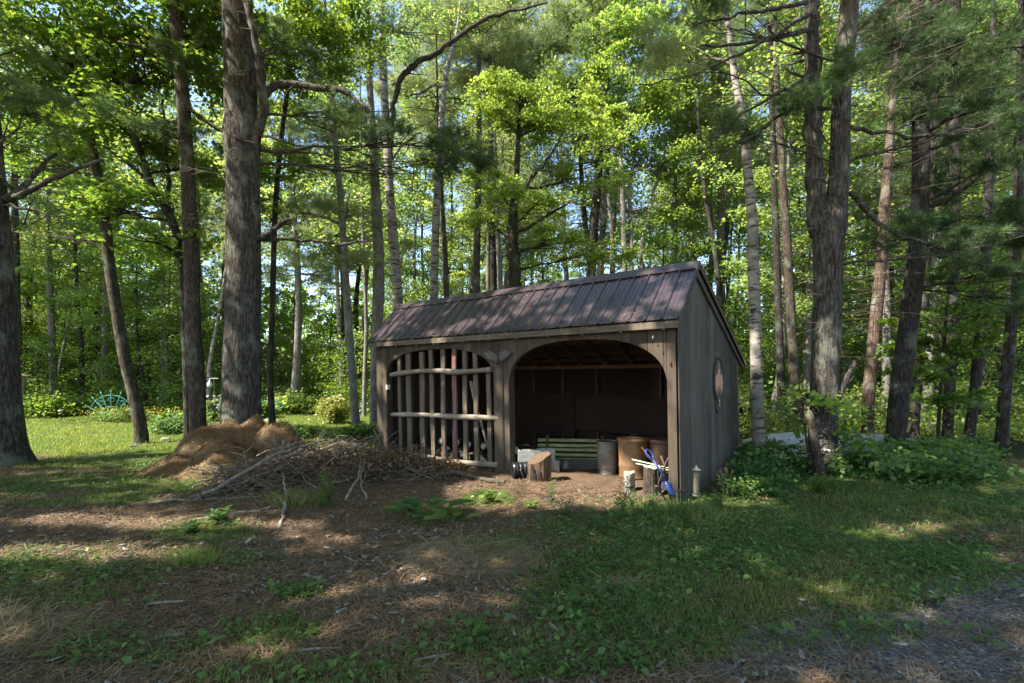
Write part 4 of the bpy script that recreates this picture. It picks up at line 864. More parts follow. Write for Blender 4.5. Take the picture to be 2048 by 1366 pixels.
shade_tree(-8.6, 6.6, 15, 10, 4.2, 12000, .19, 'forest_leaf', M['bark_pine'], 'unseen leafy tree added outside the left edge to shade the canoe', off=(5.2, .6))  # unseen crown added to throw shade on the canoe
for x, y in ((-24.5,17.5),(-22,21.5)):  # unseen trees added to darken the left wood edge with their shade
    shade_tree(x, y, 16, 9, 4.2, 13000, .22, 'forest_leaf', M['bark_pine'], 'unseen tall leafy tree added beyond the left edge to shade the wood edge')
# ------------------------------------------------------------------ the shed
random.seed(5)
sh = thing('shed', (SO.x, SO.y, 0), 'weathered brown open fronted wooden shed with two arched bays and metal roof', 'shed')
def sbox(mb, u0, u1, v0, v1, z0, z1, mi=0):
    pts = [S(u, v, z) for z in (z0, z1) for u, v in ((u0, v0), (u1, v0), (u1, v1), (u0, v1))]
    return mb.add(pts, [(0,3,2,1)[::-1], (4,5,6,7)[::-1], (0,1,5,4)[::-1], (1,2,6,5)[::-1], (2,3,7,6)[::-1], (3,0,4,7)[::-1]], mi)
def sprism(mb, prof, u0=None, u1=None, v0=None, v1=None, mi=0):
    """prof in (v, z) extruded along u, or in (u, z) extruded along v"""
    n = len(prof)
    if u0 is not None: a = [S(u0, v, z) for v, z in prof]; b = [S(u1, v, z) for v, z in prof]
    else: a = [S(u, v0, z) for u, z in prof]; b = [S(u, v1, z) for u, z in prof]
    return mb.add(a+b, [tuple(range(n))[::-1], tuple(range(n, 2*n))]+[(i, (i+1) % n, n+(i+1) % n, n+i) for i in range(n)], mi)
def under(v): return roof_z(v)-.06
ARCH = [(.125, 2.79, 1.50, 2.17), (3.13, 6.03, 1.62, 2.145)]       # u0, u1, springing height, top
def arch_z(u):
    for a, b, zs, zt in ARCH:
        if a < u < b:
            x = abs((u-(a+b)/2)/((b-a)/2)); return zs+(zt-zs)*(1-x**2.6)**(1/2.3)
    return None
# arched front boards
mb = MB(); u = 0.0; FT = 2.285
cuts = sorted(set([0, SL, .125, 2.79, 3.13, 6.03]+[round(.2*i+.03*math.sin(i*5), 3) for i in range(1, 32)]))
cuts = [c for i, c in enumerate(cuts) if i == 0 or c-cuts[i-1] > .045 or c in (SL,)]
for a in (.125, 2.79, 3.13, 6.03):
    if a not in cuts: cuts = sorted([c for c in cuts if abs(c-a) > .06]+[a])
for a, b in zip(cuts[:-1], cuts[1:]):
    mid = (a+b)/2; off = random.uniform(0, .004); a2, b2 = a+.003, b-.003
    if arch_z(mid) is None: sbox(mb, a2, b2, -.03-off, -.004, -.02, FT)
    else:
        k = 8; low = [(a2+(b2-a2)*i/k, arch_z(min(max(a2+(b2-a2)*i/k, a+.004), b-.004)) or 1.5) for i in range(k+1)]
        sprism(mb, low+[(b2, FT), (a2, FT)], v0=-.03-off, v1=-.004)
obj('front_wall', mb, M['board'], sh)
# inner lining of the arches (curved edge) and posts
mb = MB()
for a, b, zs, zt in ARCH:
    k = 28; us = [a+.004+(b-a-.008)*(.5-.5*math.cos(math.pi*i/k)) for i in range(k+1)]
    lo = [(x, arch_z(x)) for x in us]
    for (x0, z0), (x1, z1) in zip(lo[:-1], lo[1:]):
        sprism(mb, [(x0, z0+.001), (x1, z1+.001), (x1, z1+.03), (x0, z0+.03)], v0=-.002, v1=.05)
obj('arch_rim', mb, M['board'], sh)
for a, b, d in ((.0, .125, .13), (2.79, 3.13, .13), (6.03, SL, .13)):
    mb = MB(); sbox(mb, a+.012, b-.002, -.002, d, -.05, FT-.01); obj('post', mb, M['board'], sh)
# half round facing of the centre post
mb = MB(); pr = [(2.90+.10*math.cos(t), -.034-.055*math.sin(t)) for t in [math.pi*i/10 for i in range(11)]]
pts = [(3.01+.105*math.cos(math.pi*i/12), -.035-.05*math.sin(math.pi*i/12)) for i in range(13)]
vs = [S(u_, v_, z) for z in (-.02, 1.93) for u_, v_ in pts]; n = 13
mb.add(vs, [(i, i+1, n+i+1, n+i) for i in range(12)]+[(12, 0, n, n+12), tuple(range(n))[::-1], tuple(range(n, 2*n))])
obj('post_facing', mb, M['board'], sh)
# side walls of vertical boards
def side_wall(u0, u1, name, mt):
    mb = MB(); v = 0.
    while v < SD-.02:
        w = min(random.uniform(.19, .27), SD-v); o = random.uniform(0, .004); s = 1 if u1 > u0 else -1
        a, b = v+.003, v+w-.003
        prof = [(a, -.02), (b, -.02), (b, under(b))]+([(RV, under(RV))] if a < RV < b else [])+[(a, under(a))]
        sprism(mb, prof, u0=u0-o*(1 if u0 <= 0 else -1), u1=u1); v += w
    obj(name, mb, mt, sh)
side_wall(-.030, -.004, 'side_wall', M['board_side'])
side_wall(SL+.030, SL+.004, 'side_wall', M['board_side'])
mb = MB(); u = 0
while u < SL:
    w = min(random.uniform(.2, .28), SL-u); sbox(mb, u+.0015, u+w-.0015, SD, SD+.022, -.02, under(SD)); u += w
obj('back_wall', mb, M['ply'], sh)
mb = MB(); sbox(mb, -.036, -.028, -.036, .06, -.02, FT-.0); obj('corner_board', mb, M['board_side'], sh)
# interior frame
for v in (.75, 1.45, 2.15):
    mb = MB(); sbox(mb, .0, .06, v, v+.05, .0, under(v)-.08); obj('stud', mb, M['inner'], sh)
for u in (.6, 1.35, 2.75, 3.6, 4.4, 5.2):
    mb = MB(); sbox(mb, u, u+.05, SD-.09, SD-.002, .0, under(SD)-.08); obj('stud', mb, M['inner'], sh)
mb = MB(); sbox(mb, .0, SL, SD-.10, SD-.003, 1.80, 1.875); obj('top_plate', mb, M['rafter'], sh)
mb = MB(); sbox(mb, .0, SL, .055, .10, 2.20, 2.28); obj('header_beam', mb, M['inner'], sh)
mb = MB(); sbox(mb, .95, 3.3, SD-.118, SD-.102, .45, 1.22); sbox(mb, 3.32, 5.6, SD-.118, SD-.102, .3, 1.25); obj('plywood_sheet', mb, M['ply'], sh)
mb = MB(); sbox(mb, .062, .3, 1.4, SD-.12, 1.30, 1.325); sbox(mb, .062, .3, 1.4, SD-.12, .88, .905); sbox(mb, .27, .31, 1.38, 1.42, .0, 1.5); obj('shelf', mb, M['inner'], sh)
for i in range(11):
    u = .10+i*.607; mb = MB()
    sprism(mb, [(RV, under(RV)-.01), (RV, under(RV)-.15), (SD, under(SD)-.13), (BV-.02, under(BV)-.05), (BV-.02, under(BV)-.01)], u0=u, u1=u+.045)
    sprism(mb, [(EV+.03, under(EV)-.02), (EV+.03, under(EV)-.075), (RV, under(RV)-.15), (RV-.001, under(RV)-.012)], u0=u, u1=u+.045)
    obj('rafter', mb, M['rafter'], sh)
mb = MB()
for v in (.95, 1.4, 1.85, 2.3, 2.75, 3.2):
    z = roof_z(v)-.048; sprism(mb, [(v, z+.0), (v+.09, z-.09*.5), (v+.09, z-.09*.5+.018), (v, z+.018)], u0=.01, u1=SL)
obj('purlin', mb, M['rafter'], sh)
mb = MB()
for i, v in enumerate((.72, 1.18, 1.62, 2.08, 2.52, 2.98)):
    v1 = min(v+.40, BV-.04); sprism(mb, [(v, roof_z(v)-.030), (v1, roof_z(v1)-.030), (v1, roof_z(v1)-.022), (v, roof_z(v)-.022)], u0=.01, u1=SL-.01)
obj('sheathing', mb, M['fascia'], sh)
# metal roof sheets with ribs
def roof_sheet(name, va, vb, nseg, ua=-.10, ub=SL+.10):
    mb = MB(); us = []; x = ua
    while x < ub-.01:
        us += [(x, .025), (x+.014, .025), (x+.028, 0), (x+.085, 0), (x+.092, .0035), (x+.100, 0), (x+.150, 0), (x+.157, .0035), (x+.165, 0), (x+.215, 0)]; x += .23
    us = [q for q in us if q[0] <= ub]; us.append((ub, .022))
    A = (va, roof_z(va)); B = (vb, roof_z(vb)) if vb != RV else (vb, RZ)
    dv, dz = B[0]-A[0], B[1]-A[1]; L = math.hypot(dv, dz); nv, nz = -dz/L, dv/L
    if nz < 0: nv, nz = -nv, -nz
    V = []
    for i in range(nseg+1):
        t = i/nseg
        for (u_, h) in us:
            wv = .002*math.sin(u_*9+i)+(.004*math.sin(u_*1.7) if i == 0 else 0)
            V.append(S(u_, A[0]+dv*t+nv*(h+wv), A[1]+dz*t+nz*(h+wv)))
    m = len(us); Fc = [(i*m+j, i*m+j+1, (i+1)*m+j+1, (i+1)*m+j) for i in range(nseg) for j in range(m-1)]
    for i, t in ((0, .05), (0, .5), (0, .93)):
        for (u_, h) in us[::10]:
            c_ = S(u_+.008, A[0]+dv*t+nv*(h+.001), A[1]+dz*t+nz*(h+.001)); mb.lathe(c_, [(.009, 0), (.009, .004), (.004, .008)], 6, SV*nv+Vector((0, 0, nz)))
    k = len(V); V2 = [Vector(p)-(SV*nv+Vector((0, 0, nz)))*.0025 for p in V]
    Fc2 = [tuple(q+k for q in f[::-1]) for f in Fc]
    rim = [(j, k+j, k+j+1, j+1) for j in range(m-1)]
    mb.add(V+V2, Fc+Fc2+rim); return obj(name, mb, M['roof'], sh)
roof_sheet('front_roof', EV, RV, 6); roof_sheet('back_roof', BV, RV, 6)
mb = MB(); nf = Vector((0, 0, 0))
sprism(mb, [(RV-.10, roof_z(RV-.10)+.036), (RV-.10, roof_z(RV-.10)+.040), (RV, RZ+.055), (RV+.13, roof_z(RV+.13)+.040), (RV+.13, roof_z(RV+.13)+.036), (RV, RZ+.050)], u0=-.11, u1=SL+.11)
obj('ridge_cap', mb, M['roof'], sh)
mb = MB(); sprism(mb, [(EV-.004, EZ-.115), (EV+.02, EZ-.115), (EV+.02, EZ-.02), (EV-.004, EZ-.028)], u0=-.085, u1=SL+.085); obj('fascia', mb, M['fascia'], sh)
mb = MB(); sbox(mb, -.084, SL+.084, EV+.021, -.032, EZ-.098, EZ-.086); obj('soffit', mb, M['board'], sh)
for s in (0, 1):
    u0, u1 = (-.070, -.037) if s == 0 else (SL+.037, SL+.070)
    mb = MB(); sprism(mb, [(EV+.022, EZ-.10), (RV, RZ-.16), (BV-.01, BZ-.12), (BV-.01, BZ-.028), (RV, RZ-.03), (EV+.022, EZ-.028)], u0=u0, u1=u1); obj('rake_board', mb, M['board_side'], sh)
    a, b = (-.108, -.071) if s == 0 else (SL+.071, SL+.108)
    mb = MB(); sprism(mb, [(EV-.008, EZ-.05), (RV, RZ-.055), (BV, BZ-.05), (BV, BZ+.020), (RV, RZ+.048), (EV-.008, EZ+.020)], u0=(a if s == 0 else b-.004), u1=(a+.004 if s == 0 else b)); obj('edge_trim', mb, M['roof'], sh)
# the rustic log screen in the left bay
def su(px, v=0.):      # u of a pixel column on the plane at depth v
    k = (px-1024)/FPX; return (SO.x+SV.x*v-k*(SO.y+SV.y*v))/(-SU.x+k*SU.y)
def sz(px, py, v=0.):
    u = su(px, v); p = SO+SU*u+SV*v; return HC+(HZ-py)/FPX*p.y
scr = bpy.data.objects.new('log_screen', None); C.objects.link(scr); scr.parent = sh; scr.location = S(4.6, .06, 0)-sh.location
scr['label'] = 'rustic screen of peeled log rails and upright slats closing the left bay'
for tr, r in (([(784,750,-.07), (800,747,-.09), (840,742,-.08), (880,741,-.08), (915,745,-.09), (950,742,-.08), (986,739,-.06)], .047), ([(785,829,-.05), (815,829,-.07), (860,830,-.08), (905,833,-.07), (950,835,-.07), (1000,836,-.05)], .046), ([(808,907,-.1), (840,912,-.1), (880,918,-.09), (930,926,-.08), (998,930,-.06)], .045)):
    pts = [S(su(px, v), v, sz(px, py, v)) for px, py, v in tr]; rr = [r*(1+.15*math.sin(i*2.1)) for i in range(len(pts))]; rr[0] *= .8
    p2, r2 = resamp(pts, rr, .12); mb = MB().tube(p2, r2, 12, wob=.10); obj('rail', mb, M['rail'], scr, smooth=True, auto=50)
for px, yt, yb, w, dx, mt in ((800,700,912,7,1,'slat'), (818,702,915,11,2,'slat'), (846,706,922,11,-1,'slat'), (864,694,925,9,2,'slat'), (888,692,948,9,-1,'slat'), (911,690,950,9,-1,'slat_red'), (932,690,950,9,-1,'slat'), (953,700,956,9,0,'slat'), (979,745,962,9,1,'slat')):
    v = .012; u = su(px, v); wd = w/FPX*(SO.y+SU.y*u)*1.18; du = -dx*.015; mb = MB()
    zt = sz(px, yt, v)+random.uniform(-.02, .02); zb = max(0.0, sz(px, yb, v)); pts = []
    for k in range(7):
        t = k/6; ww = wd*(1+.06*math.sin(k*2.3+px)); c = u+du*(1-t)+.006*math.sin(k*1.7+px); z = zb+(zt-zb)*t
        pts += [S(c-ww/2, v, z), S(c+ww/2, v, z), S(c+ww/2, v+.04, z), S(c-ww/2, v+.04, z)]
    fs = [(0,1,2,3)[::-1], (24,25,26,27)]+[(4*k+j, 4*k+(j+1) % 4, 4*k+4+(j+1) % 4, 4*k+4+j) for k in range(6) for j in range(4)]
    mb.add(pts, fs); obj('slat', mb, M[mt], scr)
mb = MB(); pts = [S(su(px, .06), .06, sz(px, py, .06)) for px, py in ((944,762), (950,790), (957,825), (966,850), (972,880), (979,905))]
mb.tube(*resamp(pts, [.028, .03, .028, .024, .02, .012], .1), 8, wob=.15); mb.tube([pts[1], S(su(948, .06), .06, sz(948, 770, .06)), S(su(953, .06), .06, sz(953, 758, .06))], [.02, .017, .012], 6)
obj('crooked_branch', mb, M['stick'], scr, smooth=True)
mb = MB(); sbox(mb, 5.98, 6.03, -.05, .02, 1.36, 1.46); obj('switch_box', mb, M['white_pl'], sh)
# debris hanging from the eave
n = 420; uu = RG.random(n)*SL; cl_ = vn(uu*2.5, uu*0, 6); ok = RG.random(n) < cl_**2*2; uu = uu[ok]
pe = np.array([tuple(S(a, EV-.012, EZ-.01-random.random()*.02)) for a in uu]); dv = RG.normal(size=pe.shape)*.5+np.array([0, -.2, -1.])
debris = link('eave_debris', scatter('eave_debris', T_STRAND, pe-np.array(sh.location), RG.normal(size=pe.shape), .05+.10*RG.random(len(pe))**2, M['straw'], width=np.full(len(pe), .0045), dirv=dv), sh); debris['kind'] = 'stuff'
n = 500; uu = RG.random(n)*SL; vv = EV+(RV-EV)*RG.random(n)**2; pe = np.array([tuple(S(a, b-.02, roof_z(b)+.022)) for a, b in zip(uu, vv)])
debris = link('roof_litter', scatter('roof_litter', T_STRAND, pe-np.array(sh.location), upn(n, .3)+np.array([-.4, -.5, 0]), .04+.06*RG.random(n), M['litter'], width=np.full(n, .004)), sh); debris['kind'] = 'stuff'

# things hung on the shed
def wall_pt(v, z): p = S(-.038, v, z); return p
def oval(mb, vc, zc, rv, rz, off, th, n=40, mi=0):
    a = [S(-.036-off, vc+rv*math.cos(t), zc+rz*math.sin(t)) for t in [2*PI*i/n for i in range(n)]]
    return mb.prism(a, -SU*th, mi)
pq = thing('wall_plaque', S(-.036, 1.72, 1.1), 'dark oval plaque with salmon leaf design on the side wall of the shed', 'plaque')
mb = MB(); oval(mb, 1.72, 1.56, .255, .37, 0, .022); oval(mb, 1.72, 1.22, .15, .18, .0, .018); obj('backing', mb, M['plaque_g'], pq)
mb = MB(); n = 48
ring = [(math.cos(2*PI*i/n), math.sin(2*PI*i/n)) for i in range(n)]
vs = [S(-.058-o, 1.72+(.255-k)*c, 1.56+(.37-k)*s_) for o, k in ((0, 0), (.01, .004), (.01, .018), (0, .024)) for c, s_ in ring]
mb.add(vs, [(j*n+i, j*n+(i+1) % n, (j+1)*n+(i+1) % n, (j+1)*n+i) for j in range(3) for i in range(n)]); obj('rim', mb, M['iron'], pq)
mb = MB()
def leafshape(vc, zc, w, h, rot=0, ragged=1):
    prof = [(0, 1), (.16, .62), (.42, .78), (.36, .42), (.8, .35), (.5, .08), (.62, -.35), (.34, -.18), (.2, -.75), (.05, -.3)]
    pr = prof+[(-a, b) for a, b in prof[::-1][:-1]]; pr = [(a+.0001, b) for a, b in pr]
    out = []
    for a, b in pr:
        c, s_ = math.cos(rot), math.sin(rot); out.append(S(-.0595, vc+(a*c-b*s_)*w, zc+(a*s_+b*c)*h))
    return out
mb.prism(leafshape(1.72, 1.55, .15, .25), -SU*.006); mb.prism(leafshape(1.585, 1.49, .11, .21, .25), -SU*.0055); mb.prism(leafshape(1.855, 1.49, .11, .21, -.25), -SU*.0065)
oval(mb, 1.72, 1.80, .022, .04, .023, .005, 12); mb.prism(leafshape(1.72, 1.20, .075, .085), -SU*.005)
obj('leaf_motif', mb, M['plaque_p'], pq)
# eagle ornament on the centre post
eg = S(2.99, -.075, 1.93)
mb = MB()
for s in (-1, 1):
    top = [(0, .02), (.05, .09), (.12, .125), (.20, .13), (.27, .10), (.30, .09)]; bot = [(.29, .06), (.24, .05), (.235, .01), (.19, .02), (.18, -.03), (.14, -.005), (.12, -.06), (.08, -.03), (.05, -.08), (0, -.06)]
    mb.prism([eg+SU*(s*a)+Vector((0, 0, b)) for a, b in top+bot][::s], -SV*(.016))
mb.lathe(eg+Vector((0, 0, -.07))-SV*.02, [(.01, -.05), (.03, -.02), (.042, .03), (.04, .08), (.028, .11), (.030, .13), (.02, .155), (.004, .165)], 14)
mb.prism([eg+SU*a+Vector((0, 0, b)) for a, b in ((-.05, -.15), (.05, -.15), (.03, -.09), (-.03, -.09))], -SV*.02)
tag(obj('eagle_ornament', mb, M['bronze'], at=eg, smooth=False), 'small dull metal eagle with spread wings above the centre post', 'ornament')
hp = P(1306, 652, 6.38); bp = P(1306, 676, 6.38)
hg = thing('hanging_ornament', hp, 'tiny clear ornament hanging by a thread under the right eave', 'ornament')
mb = MB().tube([hp, bp+Vector((0, 0, .03))], .0018, 4); obj('thread', mb, M['iron'], hg)
mb = MB().lathe(bp, [(.002, -.03), (.009, -.012), (.012, .004), (.008, .02), (.003, .03)], 10); obj('drop', mb, M['feeder'], hg, smooth=True)
mb = MB(); q = P(1316, 690, 6.30); mb.lathe(q, [(.003, -.03), (.012, -.02), (.014, .0), (.006, .02), (.003, .035)], 8)
tag(obj('pine_cone', mb, M['bark_dark'], at=q), 'small dark cone hanging just right of the clear ornament', 'cone')

# ------------------------------------------------------------------ things inside and in front of the shed
def gpt(px, py, Y=None): 
    Y = Y or GY(py); X = (px-1024)/FPX*Y; return Vector((X, Y, gzf(X, Y)))
def stump(name, px, py, r, h, label, cat, bark, face=None, jag=.0, Y=None):
    b = gpt(px, py, Y); root = thing(name, b, label, cat); mb = MB(); n = 22; vs = []; ks = 5
    for k in range(ks+1):
        for j in range(n):
            a = 2*PI*j/n; rr = r*(1.08-.10*k/ks)*(1+.10*math.sin(3*a+px)+.05*math.sin(7*a)); z = -.03+(h+.03)*k/ks+(jag*math.sin(2*a+1)+jag*.5*math.sin(5*a) if k == ks else 0)
            vs.append(b+Vector((math.cos(a)*rr, math.sin(a)*rr, z)))
    mb.add(vs, [(k*n+j, k*n+(j+1) % n, (k+1)*n+(j+1) % n, (k+1)*n+j) for k in range(ks) for j in range(n)]); obj('bark', mb, M[bark], root)
    mb = MB(); tp = [Vector(v)+Vector((0, 0, .001)) for v in vs[-n:]]; c = sum(tp, Vector())/n; mb.add(tp+[c], [(j, (j+1) % n, n) for j in range(n)]); obj('cut_face', mb, M['log_end'], root)
    return root
# concrete blocks
b = gpt(1074, 938); cb = tag(None or bpy.data.objects.new('concrete_block', None), None); bpy.data.objects.remove(cb)
def block(px, Y, z0, w, d, h, yaw, label):
    c = gpt(px, 0, Y); root = MB(); a = Vector((math.cos(yaw), math.sin(yaw), 0)); bb = Vector((-math.sin(yaw), math.cos(yaw), 0))
    t = .03; o = c-a*w/2+Vector((0, 0, z0))
    root.box(o, a*w, bb*t, Vector((0, 0, h))); root.box(o+bb*(d-t), a*w, bb*t, Vector((0, 0, h)))
    for f in (0, .5-t/2/w, 1-t/w): root.box(o+a*(w*f)+bb*(t+.0005), a*t, bb*(d-2*t-.001), Vector((0, 0, h-.002)))
    return tag(obj('concrete_block', root, M['block'], at=o), label, 'block', 'concrete blocks behind the split stump')
block(1062, 8.0, .0, .40, .19, .19, .1, 'grey concrete block at the bottom left of the small stack')
block(1095, 8.15, .0, .40, .19, .19, .05, 'grey concrete block at the bottom right, half behind the split stump')
block(1060, 8.0, .192, .38, .19, .19, .06, 'pale concrete block lying on top at the left')
block(1092, 8.13, .192, .30, .19, .185, -.05, 'concrete block lying on top at the right')
# black drainage pipe roll
c = gpt(1041, 962)+Vector((0, .12, .125)); mb = MB(); ax = Vector((.95, .3, 0)).normalized()
prof = [(.05, -.14)]+[(.118+.008*math.sin(i*1.9)+(.004 if i % 2 else 0), -.14+.28*i/16) for i in range(17)]+[(.05, .14)]
mb.lathe(c, prof, 24, ax); mb.tube([c+Vector((.0, -.12, .03)), c+Vector((.02, -.16, -.02)), c+Vector((.05, -.17, -.1))], .012, 8)
tag(obj('pipe_roll', mb, M['black_pl'], at=c, smooth=True, auto=40), 'black corrugated plastic roll lying beside the centre post', 'plastic roll')
# split stump
b = gpt(1079, 967); root = thing('split_stump', b, 'chunky split stump with torn orange brown wood beside the black roll', 'stump'); mb = MB(); n = 16; vs = []
for k in range(7):
    for j in range(n):
        a = 2*PI*j/n; r = .165*(1+.12*math.sin(2*a+.6)+.09*math.sin(5*a+k*.4)); z = -.03+.38*k/6*(1+(.22*math.cos(a-.6) if k == 6 else .1*math.cos(a-.6)*k/6))
        vs.append(b+Vector((math.cos(a)*r, math.sin(a)*r*.8+.1, z)))
mb.add(vs, [(k*n+j, k*n+(j+1) % n, (k+1)*n+(j+1) % n, (k+1)*n+j) for k in range(6) for j in range(n)]+[tuple(range(6*n, 7*n))]); obj('torn_wood', mb, M['split'], root)
mb = MB()
for k in range(14):
    a = random.random()*2*PI; r = .172*(1+.12*math.sin(2*a+.6)); q = b+Vector((math.cos(a)*r, math.sin(a)*r*.8+.1, random.uniform(0, .12))); mb.tube([q, q+Vector((0, 0, random.uniform(.1, .22)))], [.014, .006], 5)
obj('bark_flake', mb, M['bark_brown'], root)
# mossy slatted panel leaning at the back
pb = thing('slatted_panel', gpt(1155, 0, 8.5), 'mossy green slatted wooden panel leaning low inside the right bay', 'slatted panel')
ctr = gpt(1150, 0, 8.45); a = Vector((.98, -.10, 0)).normalized(); up = Vector((.05, .5, .78)).normalized()
for k in range(6):
    o = ctr-a*.66+up*(.04+k*.092)+Vector((0, .05, .01))+Vector((0, 0, -.0)); mb = MB().box(o+Vector((0, 0, .008*math.sin(k*3))), a*(1.36-.05*k), up*.056, a.cross(up)*-.022); obj('slat', mb, M['green_wood'], pb)
for f in (.12, .88):
    o = ctr-a*.66+a*(1.3*f)+Vector((0, .085, 0)); mb = MB().box(o, a*.05, up*.62, a.cross(up)*.04); obj('batten', mb, M['inner'], pb)
mb = MB().box(ctr-a*.62+Vector((0, -.02, .0)), a*1.25, Vector((0, .03, .17)), Vector((0, .02, 0)))
obj('board', mb, M['grey_plain'], pb)
# galvanised can, barrels
b = gpt(1214, 950); root = thing('metal_can', b, 'dull galvanised metal can with a pale streak beside the barrel', 'can'); mb = MB()
mb.lathe(b, [(.14, .0), (.148, .008), (.142, .02)]+[(.142+.032*i/8+(.003 if i % 3 == 0 else 0), .02+.50*i/8) for i in range(1, 9)]+[(.182, .525), (.182, .54), (.168, .54), (.16, .1)], 32); obj('body', mb, M['galv'], root, smooth=True, auto=35)
mb = MB(); mb.lathe(b+Vector((0, 0, .52)), [(.165, 0), (.166, .004), (.1, .018), (.02, .022)], 28); obj('lid', mb, M['barrel_dark'], root, smooth=True)
b = gpt(1266, 0, 7.75); root = thing('barrel', b, 'orange brown lidded barrel standing in the right bay', 'barrel'); mb = MB()
mb.lathe(b, [(.215, 0), (.222, .02), (.215, .04), (.218, .14), (.227, .2), (.227, .215), (.22, .23), (.228, .42), (.236, .56), (.24, .575), (.236, .59)], 36); obj('body', mb, M['barrel'], root, smooth=True, auto=35)
mb = MB(); mb.lathe(b+Vector((0, 0, .585)), [(.25, 0), (.252, .03), (.24, .04), (.12, .05), (.03, .055)], 36); obj('lid', mb, M['barrel'], root, smooth=True, auto=35)
mb = MB(); mb.tube([b+Vector((-.05, 0, .635)), b+Vector((-.045, 0, .67)), b+Vector((0, 0, .68)), b+Vector((.045, 0, .67)), b+Vector((.05, 0, .635))], .008, 6); obj('handle', mb, M['iron'], root)
b = gpt(1326, 0, 7.65); root = thing('tub', b, 'dark brown round tub half hidden behind the right post', 'tub'); mb = MB()
mb.lathe(b, [(.16, 0), (.165, .02), (.20, .35), (.215, .58), (.235, .60), (.24, .625), (.235, .635), (.205, .635), (.19, .3)], 32); obj('body', mb, M['barrel_dark'], root, smooth=True, auto=35)
mb = MB().lathe(b+Vector((0, 0, .636)), [(.236, 0), (.236, .012), (.2, .016), (.02, .02)], 32); obj('lid', mb, M['barrel_dark'], root, smooth=True, auto=35)
# framed old window leaning on the tub
fr = thing('window_sash', S(.2, 1.6, .66), 'old framed window sash leaning above the brown tub', 'window sash')
o = S(.16, 1.15, .66); a = SV*.7; up = (-SU*.32+Vector((0, 0, .62))); up = (SU*-.28+Vector((0, 0, .60))); o = S(.50, .95, .665); a = (SV*.45)
mb = MB(); nrm = a.cross(up).normalized()*.025
mb.box(o, a, up*.08, nrm); mb.box(o+up*.92, a, up*.08, nrm); mb.box(o+up*.081, a*.10, up*.838, nrm); mb.box(o+a*.9+up*.081, a*.10, up*.838, nrm); mb.box(o+a*.48+up*.081, a*.04, up*.838, nrm*.8); obj('frame', mb, M['split'], fr)
mb = MB().box(o+a*.1+up*.08+nrm*.3, a*.8, up*.84, nrm*.15); obj('pane', mb, M['glass_pane'], fr)
stump('log_round', 1258, 981, .075, .27, 'short pale birch log standing in the sun before the barrel', 'log', 'bark_birch', jag=.012)
stump('stump', 1303, 988, .115, .37, 'upright stump block beside the blue shovel', 'stump', 'bark_brown', jag=.01)
mb = MB(); q0 = P(1333, 972, 6.42); pts = [q0+Vector((.05*math.cos(t*1.0)+.02*math.cos(t*2.7), .04*math.sin(t*1.3), .045*math.sin(t*1.9)+.02*math.sin(t*.6))) for t in [i*.35 for i in range(60)]]
mb.tube(pts, .0045, 6); tag(obj('blue_cord', mb, M['blue_pl'], at=q0, smooth=True), 'tangled blue cord lying round the foot of the shovel', 'cord')
# blue shovel
sv = thing('shovel', gpt(1335, 0, 6.62), 'blue plastic shovel with loop handle leaning by the right post', 'shovel')
A_ = P(1305, 918, 6.52); B_ = P(1334, 962, 6.42)
mb = MB().tube([A_, B_], .014, 10); obj('shaft', mb, M['blue_pl'], sv, smooth=True)
dd = (A_-B_).normalized(); sd = Vector((.8, .5, .2)).normalized(); sd = (sd-dd*sd.dot(dd)).normalized(); cpt = A_+dd*.07
mb = MB().tube([cpt+dd*(math.cos(t)*.07)+sd*(math.sin(t)*.048) for t in [PI+2*PI*i/20 for i in range(21)]], .0125, 8, cap=False); obj('handle', mb, M['blue_pl'], sv, smooth=True)
mb = MB(); w = .085; rows = []
for i in range(7):
    t = i/6; c0 = B_-dd*(.0+.20*t)+Vector((0, -.02*math.sin(t*PI), 0)); ww = w*(.35+.65*min(1, t*2.2))*(1 if t < .85 else .8)
    rows.append([c0+sd*(ww*s)+Vector((0, .03*s*s, 0)) for s in (-1, -.5, 0, .5, 1)])
vs = [p for r_ in rows for p in r_]; k = len(vs); vs2 = [p+Vector((0, .006, 0)) for p in vs]
fs = [(i*5+j, i*5+j+1, i*5+j+6, i*5+j+5) for i in range(6) for j in range(4)]
rim = [(j, j+1) for j in range(4)]+[(i*5+4, i*5+9) for i in range(6)]+[(34-j, 33-j) for j in range(4)]+[(30-5*i, 25-5*i) for i in range(6)]
mb.add(vs+vs2, fs+[tuple(q+k for q in f[::-1]) for f in fs]+[(a_, b_, b_+k, a_+k) for a_, b_ in rim]); obj('blade', mb, M['blue_pl'], sv)
def stickt(name, p0, p1, r, mt, label, cat='stick', group=None, wob=.1, n=8, mid=None):
    pts = [Vector(p0)]+([Vector(m) for m in mid] if mid else [])+[Vector(p1)]; rr = [r*(1-.35*i/(len(pts)-1)) for i in range(len(pts))]
    mb = MB().tube(*resamp(pts, rr, .15), n, wob=wob); return tag(obj(name, mb, M[mt], at=p0, smooth=True, auto=60), label, cat, group)
stickt('garden_stake', P(1264, 919, 6.8), P(1338, 936, 6.55), .011, 'pale_green', 'upper of two pale green stakes lying across the stump block', 'stake', wob=0)
stickt('garden_stake', P(1272, 927, 6.78), P(1340, 941, 6.53), .009, 'pale_green', 'lower of two pale green stakes lying across the stump block', 'stake', wob=0)
stickt('wood_handle', P(1283, 894, 6.9), P(1308, 925, 6.7), .013, 'inner', 'reddish brown wooden handle slanting behind the stump block', 'handle', wob=0)
stickt('metal_bar', P(1341, 918, 6.5)+Vector((.0, .1, 0)), P(1316, 968, 6.5), .013, 'iron', 'dark metal bar crossing the blue shovel', 'bar', wob=0)
